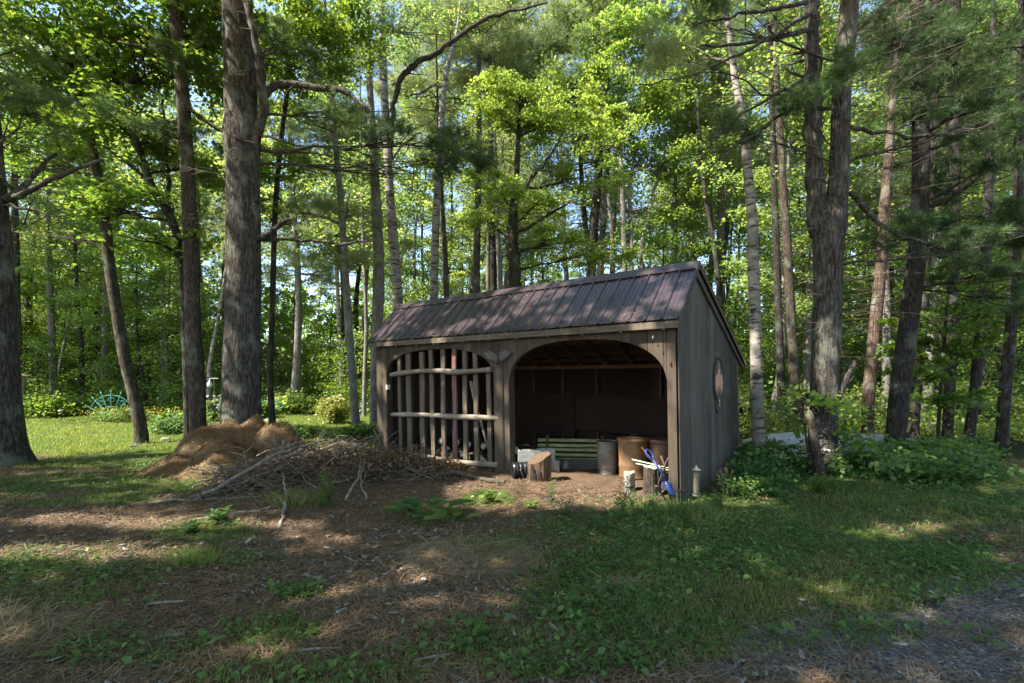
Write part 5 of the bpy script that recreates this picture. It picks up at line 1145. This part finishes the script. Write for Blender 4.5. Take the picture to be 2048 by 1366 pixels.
stickt('kindling_stick', P(1322, 912, 6.7), P(1336, 948, 6.6), .018, 'split', 'pale split stick standing behind the shovel', 'stick')
for i, (a0, a1, lb) in enumerate([((1318,995),(1340,968),'thin kindling stick nearest the shed corner'), ((1325,985),(1342,975),'curved bark strip by the shed corner'), ((1312,975),(1330,998),'short kindling piece below the shovel blade')]):
    stickt('kindling', P(*a0, 6.3)+Vector((0,0,.02)), P(*a1, 6.5), .014, 'split', lb, 'kindling')
# firewood behind the screen
k = 0
for px, py, r, v, lb in ((893,925,.075,.6,'round end log left behind the screen slats'), (905,940,.07,.5,'log lying low behind the reddish slat'), (922,918,.09,.65,'pale cut log behind the middle slats'), (943,914,.085,.6,'orange cut log between the right slats'), (962,930,.08,.5,'log behind the slender right slat'), (936,948,.07,.4,'lowest log behind the screen'), (970,944,.06,.35,'small log near the centre post'), (850,915,.08,.7,'dim log at the left behind the screen')):
    u = su(px, v); c = S(u, v, max(.07, sz(px, py, v))); ax = (SV*.9+SU*random.uniform(-.5, .5)).normalized()
    root = thing('firewood_log', c, lb, 'firewood', 'firewood stored behind the log screen')
    mb = MB().lathe(c, [(r*.98, 0), (r, .01), (r*1.02, .2), (r, .36), (r*.98, .37)], 14, ax); obj('bark', mb, M['bark_brown'], root, smooth=True, auto=40)
    mb = MB().lathe(c-ax*.003, [(r*.93, 0), (r*.93, .002)], 14, ax); obj('cut_face', mb, M['log_end'], root)
# more of the stack so that the bay is not empty
for i in range(12):
    u = 5.7-i*.21; v = .9+.15*random.random(); z = .08+.16*(i % 2)
    c = S(u, v, z); ax = SV; root = thing('firewood_log', c, 'dim log of the low row stacked at the back of the left bay', 'firewood', 'low row of logs at the back of the left bay')
    mb = MB().lathe(c, [(.075, 0), (.078, .2), (.074, .38)], 12, ax); obj('bark', mb, M['bark_dark'], root, smooth=True, auto=40)
    mb = MB().lathe(c-ax*.003, [(.068, 0), (.068, .002)], 12, ax); obj('cut_face', mb, M['log_end'], root)
# fallen log in front of the screen
stickt('fallen_log', GP(868, 955, .05), GP(1010, 969, .03), .05, 'stick_dark', 'long crooked dark log lying in front of the log screen', 'log', wob=.2, mid=[GP(900, 948, .07), GP(940, 955, .04), GP(975, 966, .03)])
# shepherd hook with bird feeder
b = gpt(1379, 1006); hk = thing('shepherd_hook', b, 'thin dark shepherd hook standing by the shed corner', 'hook')
Yk = b.y; pts = [b-Vector((0, 0, .1)), P(1379, 960, Yk), P(1377, 920, Yk), P(1377, 908, Yk), P(1380, 901, Yk), P(1386, 900, Yk), P(1391, 906, Yk), P(1392, 915, Yk), P(1393, 922, Yk)]
obj('rod', MB().tube(pts, .0045, 6), M['iron'], hk, smooth=True)
fb = P(1393, 938, Yk); ff = thing('bird_feeder', fb, 'small tube bird feeder with a pale cap hanging from the hook', 'bird feeder')
obj('wire', MB().tube([P(1393, 922, Yk), fb], .002, 4), M['iron'], ff)
obj('cap', MB().lathe(fb, [(.058, -.012), (.058, -.008), (.02, .018), (.012, .03), (.006, .045)], 18), M['feeder'], ff, smooth=True, auto=40)
obj('tube', MB().lathe(fb, [(.036, -.33), (.038, -.32), (.038, -.012)], 18), M['seed'], ff, smooth=True)
obj('tray', MB().lathe(fb, [(.03, -.35), (.05, -.345), (.052, -.33), (.037, -.331)], 18), M['feeder'], ff, smooth=True)
b = gpt(1364, 1012); ds = thing('stake_dish', b, 'flat grey dish on a short stake before the shed corner', 'dish')
obj('stake', MB().tube([b-Vector((0, 0, .05)), b+Vector((0, 0, .19))], .008, 6), M['iron'], ds)
obj('dish', MB().lathe(b+Vector((0, 0, .19)), [(.01, 0), (.05, .004), (.072, .014), (.075, .02), (.068, .019), (.03, .01)], 20), M['bronze'], ds, smooth=True)

# ------------------------------------------------------------------ needle pile and brush
def pile_h(x, y):
    h = np.zeros_like(x)
    for cx, cy, sx, sy, a in ((-5.2,9.35,.58,.42,.74), (-4.4,9.05,.46,.36,.64), (-5.6,8.9,.50,.40,.50), (-4.95,8.45,.52,.34,.44), (-5.6,8.25,.50,.32,.20), (-3.98,8.8,.33,.3,.40), (-5.05,8.05,.5,.28,.24), (-6.05,8.9,.16,.13,.12)):
        d = ((x-cx)/sx)**2+((y-cy)/sy)**2; h = h+(a*np.exp(-d**1.4*.65))**3.5
    h = h**(1/3.5)
    return 1.12*h*(1+.8*(fbm(x*2.2, y*2.2, 51, 2)-.5))+(fbm(x*7, y*7, 52, 3)-.5)*.06*np.clip(h*6, 0, 1)
ux = np.linspace(-7.6, -3.2, 150); uy = np.linspace(7.3, 10.5, 110); PX_, PY_ = np.meshgrid(ux, uy, indexing='ij'); PH = pile_h(PX_, PY_)
Z = gz(PX_, PY_)+PH-.045; ii = np.arange(PX_.size).reshape(PX_.shape)
Fp = np.stack([ii[:-1, :-1], ii[1:, :-1], ii[1:, 1:], ii[:-1, 1:]], -1).reshape(-1, 4)
kp = (PH.reshape(-1)[Fp].max(1) > .015); Fp = Fp[kp]
pr_ = thing('needle_pile', (-5, 8.8, 0), 'tall mound of raked brown pine needles in front of the biggest pine', 'needle pile')
link('mound', mesh_np('mound', np.stack([PX_, PY_, Z], -1).reshape(-1, 3)-np.array([-5, 8.8, 0]), Fp, None, M['pile'], True), pr_)
n = 70000; x = RG.uniform(-7.5, -3.3, n); y = RG.uniform(7.4, 10.3, n); h = pile_h(x, y); ok = h > .05; x, y, h = x[ok], y[ok], h[ok]
e = .03; gxn = (pile_h(x+e, y)-pile_h(x-e, y))/(2*e); gyn = (pile_h(x, y+e)-pile_h(x, y-e))/(2*e); nn = np.stack([-gxn, -gyn, np.ones_like(h)], 1)
pp = np.stack([x+5, y-8.8, gz(x, y)+h-.035+.022*RG.random(len(x))], 1)
lo = link('loose_needles', scatter('loose_needles', T_STRAND, pp, nn+RG.normal(size=nn.shape)*.26, .06+.07*RG.random(len(x)), M['pile_needle'], width=np.full(len(x), .005)), pr_); lo['kind'] = 'stuff'
# brush pile: big sticks are things, the tangle is stuff
random.seed(21)
bs = [((388,1004),(560,905),(645,882),.028,'long grey stick at the very front left of the brush pile'), ((470,975),(600,925),(738,889),.022,'long pale stick running up right over the brush pile'),
      ((556,925),(640,900),(690,883),.028,'bleached stick on top of the brush pile'), ((575,935),(660,905),(695,900),.024,'second bleached stick just below the top one'),
      ((432,990),(560,935),(640,905),.022,'dark stick under the long pale stick'), ((585,958),(650,925),(745,900),.026,'thick grey branch crossing the middle of the brush pile'),
      ((500,945),(540,925),(590,908),.045,'stout weathered log lodged between needle pile and brush'), ((560,1060),(572,1000),(566,945),.020,'curving pale branch standing out at the front of the pile'),
      ((567,948),(561,915),(569,880),.034,'upright forked branch stub on the pile'), ((555,915),(548,900),(546,895),.018,'short fork prong beside the upright stub'),
      ((640,990),(610,965),(595,935),.016,'thin arched stick above the front weeds'), ((690,1003),(715,960),(722,930),.016,'grey forked root branch at the right front of the brush'),
      ((733,1000),(722,965),(728,925),.014,'second prong of the grey root branch at the right'), ((300,1006),(420,1003),(520,1020),.016,'thin stick lying flat in front of the brush pile'),
      ((380,1045),(450,1030),(535,1022),.026,'pale branch lying alone on the ground left of the weeds'), ((790,985),(820,955),(850,940),.018,'crooked bleached root near the left bay'),
      ((760,915),(800,935),(850,950),.020,'arched grey root reaching to the log screen'), ((800,925),(830,945),(870,960),.016,'lower bleached root beside the fallen log'),
      ((600,900),(680,915),(790,900),.016,'long thin branch along the back of the brush'), ((620,940),(700,925),(800,930),.015,'thin branch at the right end of the brush')]
for i, (a, m_, b_, r, lb) in enumerate(bs):
    ya = GY(max(a[1], 975)+ (0 if a[1] > 975 else 4)); 
    Ya = min(8.6, GY(a[1])) if a[1] > 930 else 8.0
    Ya = {6: 7.9, 7: 5.9, 8: 7.3, 9: 7.3, 10: 6.9, 15: 7.6, 16: 8.3, 17: 8.0, 18: 8.6, 19: 8.2}.get(i, Ya); Yb = {0: 7.9, 1: 7.8, 2: 8.0, 3: 7.9, 4: 7.7, 5: 7.9, 6: 8.1, 7: 7.0, 8: 7.3, 9: 7.25, 10: 7.2, 11: 7.2, 12: 7.3, 13: 6.5, 14: 5.9, 15: 8.2, 16: 8.0, 17: 7.6, 18: 8.5, 19: 8.4}[i]
    Ya = GY(a[1]) if i in (0, 1, 4, 7, 11, 12, 13, 14) else Ya
    p0, p2 = P(a[0], a[1], Ya), P(b_[0], b_[1], Yb); pm = P(m_[0], m_[1], (Ya+Yb)/2)
    for p in (p0, pm, p2): p.z = max(p.z, gzf(p.x, p.y)+r*.6)
    mb = MB(); q, rr = resamp([p0, pm, p2], [r, r*.85, r*.5], .12)
    q = [v+Vector((random.gauss(0, .012), random.gauss(0, .012), random.gauss(0, .010))) for v in q]; mb.tube(q, rr, 8, wob=.12)
    for _ in range(random.randint(1, 3)):
        j = random.randint(len(q)//3, len(q)-2); s = (q[j+1]-q[j]).normalized()
        s = (s+Vector((random.gauss(0, .5), random.gauss(0, .4), abs(random.gauss(0, .4))))).normalized(); branchlet(mb, q[j], q[j]+s*random.uniform(.15, .5), rr[j]*.5, 5, seg=4)
    tag(obj('fallen_branch', mb, M['stick'], at=p0, smooth=True), lb, 'branch', 'loose branches of the brush pile')
mb = MB()
for i in range(950):
    t = random.random(); cx = -4.25+t*2.9; cy = 6.95+t*1.25+random.gauss(0, .34); hmax = .62*math.sin(PI*min(1, .12+t*.85))+.08
    if random.random() < .15: cx = random.uniform(-2.9, -1.9); cy = 8.9+random.gauss(0, .2)
    z = gzf(cx, cy)+random.random()*hmax*max(.15, 1-abs(cy-(7.1+t*1.25))/.75)
    a = random.gauss(.45, .75)+(PI if random.random() < .4 else 0); L = random.uniform(.2, .85); d = Vector((math.cos(a), math.sin(a)*.8, random.gauss(0.05, .42)))
    c = Vector((cx, cy, z)); pts = branchlet(mb, c-d*L/2, c+d*L/2, random.uniform(.004, .013), 4, seg=5, kink=.12)
    for _ in range(2):
        q = pts[random.randint(1, 4)]; s = (d+Vector((random.gauss(0, .7), random.gauss(0, .7), random.gauss(.1, .4)))).normalized(); branchlet(mb, q, q+s*random.uniform(.08, .3), .004, 3, seg=3)
mb.v = [(x_, y_, max(z_, gzf(x_, y_)+.004)) for x_, y_, z_ in mb.v]
bp_ = tag(obj('brush_tangle', mb, M['twig'], at=(-3.2, 8, 0), smooth=True), 'tangled heap of thin dead twigs between needle pile and shed', 'brush pile', kind='stuff')
n = 7000; t = RG.random(n); x = -4.1+t*3.3; y = 7.15+t*1.3+RG.normal(size=n)*.3; z = gz(x, y)+RG.random(n)**1.3*(.46*np.sin(PI*np.clip(.12+t*.85, 0, 1))+.03)
stuff('dead_leaves', scatter('dead_leaves', T_OVATE, np.stack([x, y, z], 1), RG.normal(size=(n, 3)), .02+.045*RG.random(n), M['dead_leaf']), 'curled brown dead leaves caught in the brush pile', 'dead leaves')

# ------------------------------------------------------------------ canoe
c0 = P(1478, 0, 10.9); c1 = P(1872, 0, 10.1); c0.z = c1.z = 0; ax = (c1-c0); LC = ax.length; ax.normalize(); sd = Vector((-ax.y, ax.x, 0)); cn = thing('canoe', (c0+c1)/2, 'long white hull of an overturned canoe behind the bushes', 'canoe')
mb = MB(); ns, nr_ = 36, 18; vs = []
for i in range(ns+1):
    t = i/ns; s = math.sin(PI*min(1, max(0, t)))**.55; w = .40*s+.004; hgt = .36*min(1, s*1.15)**.8+.02; zb = .02+.05*(1-s)
    for j in range(nr_+1):
        a = PI*j/nr_; cs_, sn = math.cos(a), math.sin(a); vs.append(c0+ax*(LC*t)+sd*(w*math.copysign(abs(cs_)**.8, cs_))+Vector((0, 0, zb+hgt*sn**.75)))
fs = [(i*(nr_+1)+j, i*(nr_+1)+j+1, (i+1)*(nr_+1)+j+1, (i+1)*(nr_+1)+j) for i in range(ns) for j in range(nr_)]
mb.add(vs, fs+[f[::-1] for f in []]); obj('hull', mb, M['canoe'], cn, smooth=True)
for s in (-1, 1):
    pts = []
    for i in range(25):
        t = i/24; q = math.sin(PI*t)**.55 if 0 < t < 1 else 0; pts.append(c0+ax*(LC*t)+sd*(s*(.405*q+.004))+Vector((0, 0, .03+.05*(1-q))))
    obj('gunwale', MB().tube(pts, .016, 6), M['white_pl'], cn, smooth=True)

# ------------------------------------------------------------------ garden beyond the lawn
def trellis(px, py, Y, rad, label):
    b = P(px, 0, Y); b.z = gzf(b.x, b.y); t = thing('fan_trellis', b, label, 'trellis', 'teal fan trellises round the lawn'); o = b+Vector((0, 0, .05))
    angs = [R(a) for a in (28, 49, 69, 90, 111, 131, 152)]
    for k, a in enumerate(angs):
        d = Vector((math.cos(a), 0, math.sin(a))); e = o+d*rad; mb = MB().tube([o+d*.1, e], .012, 6)
        mb.lathe(e, [(.004, -.02), (.032, .005), (.012, .03), (.006, .06), (.001, .09)], 8, d); obj('ray', mb, M['teal'], t)
    obj('stake', MB().tube([o-Vector((0, 0, .12)), o+Vector((0, 0, .12))], .016, 6), M['teal'], t)
    for r in (.45, .86):
        obj('arc', MB().tube([o+Vector((math.cos(a), .012, math.sin(a)))*(rad*r) for a in [R(26+128*i/20) for i in range(21)]], .011, 6), M['teal'], t)
    for a in (59, 90, 121):      # scroll hearts
        c = o+Vector((math.cos(R(a)), 0, math.sin(R(a))))*(rad*.68); s = rad*.11
        obj('scroll', MB().tube([c+Vector((s*1.0*math.sin(u)**3, .02, s*(.85*math.cos(u)-.35*math.cos(2*u)-.12*math.cos(3*u)))) for u in [2*PI*i/20 for i in range(21)]], .008, 5), M['teal'], t)
trellis(222, 838, 18.5, 1.05, 'large teal fan trellis standing over the yellow flowers')
trellis(430, 838, 20.0, .66, 'small teal fan trellis seen between the two middle trunks')
trellis(535, 838, 20.5, .70, 'teal fan trellis behind the bush right of the biggest pine')
def shrub(name, px, Y, r, h, n, mat, ls, label, cat='shrub', flat=.5):
    b = P(px, 0, Y); b.z = gzf(b.x, b.y); root = thing(name, b, label, cat); k = int(14+r*26)
    cc = RG.normal(size=(k, 3)); cc = cc/np.linalg.norm(cc, axis=1, keepdims=True)*(RG.random((k, 1))**.33)*np.array([r*.85, r*.8, h*.42])+np.array([0, 0, h*.5]); cc[:, 2] = np.maximum(cc[:, 2], .1)
    mb = MB(); [branchlet(mb, b+Vector((random.gauss(0, .05), random.gauss(0, .05), -.05)), b+Vector(c), .012, 4, seg=4) for c in cc[:14]]
    obj('stem', mb, M['bark_brown'], root)
    pp, nn, _ = leaf_cloud(cc, np.full(k, r*.34), n, flat); link('foliage', scatter('foliage', T_QUAD, pp, nn, ls*(.7+.6*RG.random(n)), M[mat]), root); return root
shrub('golden_shrub', 668, 17.2, .72, 1.0, 5200, 'shrub_gold', .085, 'rounded golden green shrub glowing at the edge of the lawn')
shrub('bush', 530, 19.6, .55, .7, 2200, 'weed_light', .10, 'bright green bush in front of the teal trellis right of the pine', 'bush')
shrub('bush', 345, 16.0, .75, .55, 2600, 'weed_light', .10, 'sprawling bright green bush left of the middle pines', 'bush')
shrub('bush', 365, 14.3, .8, .5, 2200, 'weed', .09, 'darker bush at the foot of the mid left pine', 'bush')
shrub('bush', 430, 18.3, .5, .85, 2000, 'weed_light', .09, 'pale flowering bush seen between the two middle trunks', 'bush')
shrub('bush', 245, 18.2, 1.1, .42, 3000, 'weed_light', .07, 'low silvery plants under the large teal trellis', 'bush')
shrub('bush', 590, 12.8, .6, .3, 1300, 'weed', .08, 'low ferny patch just behind the needle pile', 'bush')
shrub('bush', 730, 12.2, .6, .5, 1500, 'weed', .08, 'green weeds crowding the left corner of the shed', 'bush')
shrub('bush', 110, 20.5, 1.6, .9, 4200, 'maple', .13, 'dark bush by the garden shelter at the wood edge', 'bush')
shrub('bush', 560, 22., 1.6, .9, 3500, 'forest_leaf', .13, 'dark bush beyond the lawn right of the biggest pine', 'bush')
n = 480; b = P(235, 0, 18.0); x = b.x+RG.normal(size=n)*1.2; y = 17.9+RG.random(n)*.7; z = .2+RG.random(n)*.32
stuff('yellow_flowers', scatter('yellow_flowers', T_CLOVER, np.stack([x, y, z], 1), upn(n, .6), .02+.02*RG.random(n), M['petal_yellow']), 'drift of small yellow flowers under the large trellis', 'flowers')
n = 500; x = RG.uniform(4.6, 5.8, n); y = 8.35+(x-4.6)*.1+RG.normal(size=n)*.22; z = gz(x, y)+.22+.22*RG.random(n)
cc = RG.random((40, 2)); i = RG.integers(0, 40, n)
x = 4.3+cc[i, 0]*1.3+RG.normal(size=n)*.035; y = 7.9+cc[i, 1]*.8+RG.normal(size=n)*.035; z = gz(x, y)+.28+.18*cc[i, 0]+RG.normal(size=n)*.012
stuff('white_flowers', scatter('white_flowers', T_CLOVER, np.stack([x, y, z], 1), upn(n, .5), .010+.006*RG.random(n), M['petal_white']), 'small white blossoms among the weeds beside the shed', 'flowers')
n = 160; b = P(432, 0, 18.1); stuff('pale_blossoms', scatter('pale_blossoms', T_CLOVER, np.stack([b.x+RG.normal(size=n)*.3, 18.0+RG.random(n)*.4, .35+RG.random(n)*.6], 1), upn(n, .6), np.full(n, .05), M['petal_white']), 'white blossoms on the bush between the two middle trunks', 'flowers')
b = P(317, 0, 16.6); b.z = gzf(b.x, b.y); jg = thing('white_jug', b, 'white plastic jug standing in the plants left of the middle trunks', 'jug')
obj('body', MB().lathe(b, [(.09, 0), (.10, .02), (.10, .2), (.07, .27), (.035, .3), (.035, .34)], 16), M['white_pl'], jg, smooth=True)
obj('handle', MB().tube([b+Vector((.08, 0, .24)), b+Vector((.13, 0, .22)), b+Vector((.13, 0, .12)), b+Vector((.1, 0, .09))], .012, 6), M['white_pl'], jg)
b = P(123, 0, 17.5); b.z = gzf(b.x, b.y); lp = thing('garden_light', b, 'small solar garden light beside the dark bush at left', 'garden light')
obj('stake', MB().tube([b, b+Vector((0, 0, .3))], .01, 6), M['iron'], lp); obj('lamp_head', MB().lathe(b+Vector((0, 0, .3)), [(.04, 0), (.045, .09), (.11, .10), (.09, .13), (.02, .15)], 14), M['feeder'], lp)
b = P(428, 0, 19.3); b.z = gzf(b.x, b.y); fp = thing('feeder_pole', b, 'thin pole with white hanging feeder above the small trellis', 'feeder pole')
obj('pole', MB().tube([b, b+Vector((0, 0, 1.25)), b+Vector((0, 0, 1.6))], .014, 6), M['feeder'], fp); obj('crossbar', MB().tube([b+Vector((-.17, 0, 1.6)), b+Vector((.17, 0, 1.6))], .012, 6), M['feeder'], fp)
obj('feeder', MB().lathe(b+Vector((-.17, 0, 1.25)), [(.05, 0), (.09, .05), (.09, .16), (.03, .24), (.01, .34)], 12), M['white_pl'], fp, smooth=True)
# garden stones by the right hand trellis
for k, (px, Y, s, lb) in enumerate(((520,17.8,.16,'flat edging stone right of the biggest pine'), (537,17.7,.2,'middle edging stone right of the biggest pine'), (553,17.8,.14,'last small edging stone right of the biggest pine'), (268,11.2,.09,'pale stone in the grass by the leaning maple'), (330,12.6,.12,'white stone in front of the sprawling bush'))):
    b = P(px, 0, Y); b.z = gzf(b.x, b.y); mb = MB(); n = 10
    mb.lathe(b, [(s*.9, -.03), (s, .03), (s*.85, s*.45), (s*.4, s*.6)], n); mb.v = [(x+random.gauss(0, s*.09), y+random.gauss(0, s*.09), z+random.gauss(0, s*.04)) for x, y, z in mb.v]
    tag(obj('stone', mb, M['stone'], at=b), lb, 'stone')
# little shelter at the left wood edge
b = P(-60, 0, 20.5); b.z = 0; st = thing('garden_shelter', b, 'corner of a small brown shelter roof and post behind the left pine', 'shelter')
xr = P(38, 0, 20.8).x; mb = MB(); ez = P(0, 752, 20).z+.02
for X in (xr, xr-2.4):
    for Yq in (20.5, 21.): mb = MB().box((X-.05, Yq-.05, -.05), (.1, 0, 0), (0, .1, 0), (0, 0, ez)); obj('post', mb, M['shelter'], st)
xe = P(62, 0, 21.3).x; cx = xr-1.2
mb = MB(); q = [Vector((xe, 20.0, ez)), Vector((cx*2-xe, 20.0, ez)), Vector((cx*2-xe, 21.3, ez)), Vector((xe, 21.3, ez)), Vector((cx, 20.65, ez+.5))]
mb.add(q+[v-Vector((0, 0, .12)) for v in q[:4]], [(1,0,4), (2,1,4), (3,2,4), (0,3,4), (0,1,6,5), (1,2,7,6), (2,3,8,7), (3,0,5,8), (5,6,7,8)]); obj('roof', mb, M['shelter'], st)
obj('rail', MB().box((xr-2.4, 20.47, .8), (2.35, 0, 0), (0, .06, 0), (0, 0, .08)), M['shelter'], st)

# ------------------------------------------------------------------ plants one can tell apart
def plant(name, px, py, kind, h, n, label, mat='weed', cat='weed', ls=.06, spread=.12, Y=None):
    b = gpt(px, py, Y); root = thing(name, b, label, cat)
    mb = MB(); pos = []; nr = []; sz_ = []; dv = []; wd = []
    if kind == 'tuft':
        p = np.stack([RG.normal(size=n)*spread*.5, RG.normal(size=n)*spread*.35, np.zeros(n)], 1); nrm = RG.normal(size=(n, 3)); nrm[:, 2] = .1
        d = np.stack([p[:, 0]*3+RG.normal(size=n)*.3, p[:, 1]*3+RG.normal(size=n)*.3, np.ones(n)], 1)
        link('blades', scatter('blades', T_BLADE, p, nrm, h*(.6+.5*RG.random(n)), M[mat], width=np.full(n, ls), dirv=d), root); return root
    for i in range(n):
        a = random.random()*2*PI; l = spread*random.uniform(.3, 1.); e = b+Vector((math.cos(a)*l, math.sin(a)*l, h*random.uniform(.55, 1.)))
        s0 = b+Vector((random.gauss(0, .02), random.gauss(0, .02), -.02)); pts = branchlet(mb, s0, e, .0045 if kind != 'burdock' else .009, 4, seg=6, sag=.05)
        if kind == 'burdock':
            d = Vector((math.cos(a), math.sin(a), .15)); pos.append(pts[-1]); dv.append(d); nr.append((-.2*d.x, -.2*d.y, 1)); s = ls*random.uniform(.7, 1.2); sz_.append(s); wd.append(s*1.1)
        else:
            m_ = int(6+h*22)
            for j in range(m_):
                t = .15+.85*j/m_; k = min(5, int(t*6)); q = pts[k].lerp(pts[k+1], t*6-k); aa = j*2.4+i; d = Vector((math.cos(aa), math.sin(aa), random.uniform(-.1, .6)))
                pos.append(q); dv.append(d); nr.append((-.4*d.x, -.4*d.y, 1)); s = ls*random.uniform(.6, 1.2)*(1.15-.5*t); sz_.append(s); wd.append(s*(.42 if kind == 'narrow' else 1.))
    obj('stem', mb, M[mat], root)
    pp = np.array([tuple(p-b) for p in pos]); link('leaves', scatter('leaves', T_OVATE, pp, np.array(nr), np.array(sz_), M[mat], width=np.array(wd), dirv=np.array([tuple(d) for d in dv])), root); return root
random.seed(33)
plant('burdock', 850, 1040, 'burdock', .16, 15, 'broad leaved burdock sprawling on the brown needles before the shed', 'weed', 'burdock', .24, .34)
plant('burdock', 905, 1048, 'burdock', .09, 7, 'lower light leaved burdock right beside the sprawling one', 'weed_light', 'burdock', .20, .18)
plant('leafy_weed', 820, 1026, 'leafy', .2, 5, 'small bright dandelion clump left of the burdock', 'weed_light', 'weed', .08, .12)
plant('leafy_weed', 655, 1012, 'narrow', .5, 12, 'tall bright narrow leaved weed in front of the brush pile', 'weed_light', 'weed', .075, .16)
plant('leafy_weed', 640, 1018, 'narrow', .3, 8, 'lower narrow leaved weed left of the tall one', 'weed', 'weed', .07, .15)
plant('grass_tuft', 385, 1128, 'tuft', .15, 260, 'single bright green grass tuft on the brown needles', 'weed_light', 'grass tuft', .005, .22)
plant('grass_tuft', 590, 1010, 'tuft', .3, 160, 'long bladed grass tuft under the curving branch', 'grass', 'grass tuft', .007, .3)
plant('leafy_weed', 440, 1048, 'leafy', .18, 7, 'clump of green dandelion leaves before the pale branch', 'weed', 'weed', .10, .16)
plant('leafy_weed', 412, 978, 'burdock', .22, 2, 'single upright broad leaf in front of the needle pile', 'weed_light', 'weed', .13, .04)
plant('leafy_weed', 380, 1072, 'leafy', .12, 8, 'dark low leafy clump left of the grass tuft', 'weed', 'weed', .09, .18)
plant('leafy_weed', 985, 1006, 'leafy', .28, 3, 'sunlit upright weed near the centre post', 'weed_light', 'weed', .09, .08)
plant('leafy_weed', 950, 1008, 'burdock', .13, 6, 'sunlit light green leaves left of the upright weed', 'weed_light', 'weed', .13, .12)
plant('leafy_weed', 1065, 1018, 'leafy', .12, 8, 'sunlit low weeds in front of the right bay', 'weed_light', 'weed', .07, .17)
plant('leafy_weed', 1103, 1012, 'narrow', .42, 4, 'slender weed stem rising before the split stump', 'weed', 'weed', .08, .10)
plant('leafy_weed', 1128, 1036, 'narrow', .26, 12, 'bushy fine leaved weeds left in front of the right bay', 'weed', 'weed', .06, .22)
plant('leafy_weed', 1240, 1040, 'narrow', .55, 7, 'tall dark fine leaved weed before the galvanised can', 'weed', 'weed', .08, .15)
plant('leafy_weed', 1262, 1018, 'narrow', .35, 6, 'fine leaved weed hiding the pale birch log', 'weed', 'weed', .07, .13)
plant('leafy_weed', 1300, 1015, 'leafy', .2, 8, 'leafy weed in front of the stump block', 'weed', 'weed', .07, .16)
plant('leafy_weed', 1215, 1062, 'burdock', .16, 10, 'round leaved low plant in the weed strip before the shed', 'weed', 'weed', .12, .22)
plant('grass_tuft', 1362, 1035, 'tuft', .30, 420, 'thick dark grass tuft at the front corner of the shed', 'weed', 'grass tuft', .006, .34)
plant('grass_tuft', 1410, 1040, 'tuft', .24, 300, 'grass tuft right of the bird feeder', 'grass', 'grass tuft', .006, .34)
plant('leafy_weed', 1432, 1020, 'leafy', .3, 10, 'leafy clump at the foot of the side wall', 'weed', 'weed', .07, .2)
plant('leafy_weed', 1495, 998, 'leafy', .36, 9, 'sunlit yellow green weed right of the side wall', 'weed_light', 'weed', .07, .2)
plant('leafy_weed', 1640, 985, 'leafy', .3, 9, 'yellow green seedling patch before the twin pine', 'weed_light', 'weed', .09, .2)
plant('leafy_weed', 600, 1188, 'burdock', .05, 7, 'flat dark plantain rosette on the bare soil', 'weed', 'weed', .09, .12)
plant('leafy_weed', 405, 1298, 'burdock', .07, 6, 'small dock rosette with upright leaves at lower left', 'weed', 'weed', .07, .05)
plant('leafy_weed', 930, 1290, 'burdock', .06, 8, 'broad plantain in the lower middle of the yard', 'weed', 'weed', .10, .12)
plant('leafy_weed', 1255, 1345, 'burdock', .05, 7, 'round leaved plantain at the bottom edge right of centre', 'weed', 'weed', .07, .09)
plant('leafy_weed', 1590, 1290, 'burdock', .06, 7, 'plantain rosette between weeds and gravel at lower right', 'weed', 'weed', .09, .11)
plant('leafy_weed', 1940, 1290, 'burdock', .05, 6, 'small plantain on the gravel near the right edge', 'weed', 'weed', .08, .1)
# seed grass by the wall
b = gpt(1455, 1000); root = thing('seed_grass', b, 'tall pale seed heads swaying beside the side wall', 'seed grass'); mb = MB(); pos = []
for i in range(9):
    e = b+Vector((random.gauss(0, .12), random.gauss(0, .08), random.uniform(.3, .48))); pts = branchlet(mb, b+Vector((random.gauss(0, .05), 0, 0)), e, .0025, 4, seg=5)
    for j in range(26): pos.append(pts[-1]+Vector((random.gauss(0, .012), random.gauss(0, .012), random.uniform(-.10, .02))))
obj('stem', mb, M['grass'], root); pp = np.array([tuple(p-b) for p in pos]); link('seed_head', scatter('seed_head', T_QUAD, pp, RG.normal(size=pp.shape), np.full(len(pp), .008), M['straw']), root)
# a few pieces on the ground
for px, py, L, r, a, mt, lb in ((1112,1270,.16,.014,-1.15,'stick','flat pale bark stick lying in the lower middle'), (980,1213,.3,.006,.35,'stick','thin pale twig lying on the bark chips'), (560,1085,.5,.010,.5,'stick_dark','dark forked twig on the sunlit needles left'),
    (330,1215,.22,.012,.2,'stick','pale bark strip at lower left'), (340,1275,.16,.013,.25,'stick','grey bark strip below the pale one'), (640,1305,.25,.009,.1,'stick','bent stick near the bottom middle left'), (1385,1268,.14,.008,-.4,'stick_dark','short dark curved stick at lower right of centre'),
    (520,1170,.2,.007,.3,'stick','thin grey stick in the middle left soil'), (870,1325,.22,.008,.3,'stick','pale twig at the bottom left of centre'), (700,1120,.18,.008,2.4,'stick','reddish straight twig in the middle left'), (1870,1215,.22,.02,.4,'bark_dark','dark bark scrap on the gravel at right')):
    p = gpt(px, py); d = Vector((math.cos(a), math.sin(a), 0))*L/2; o = Vector((0, 0, r*.8+.012))
    stickt('stick', p-d+o, p+d+o*1.1, r, mt, lb, 'stick', mid=[p+o*1.5+Vector((0, .02*L, 0))], wob=.25)
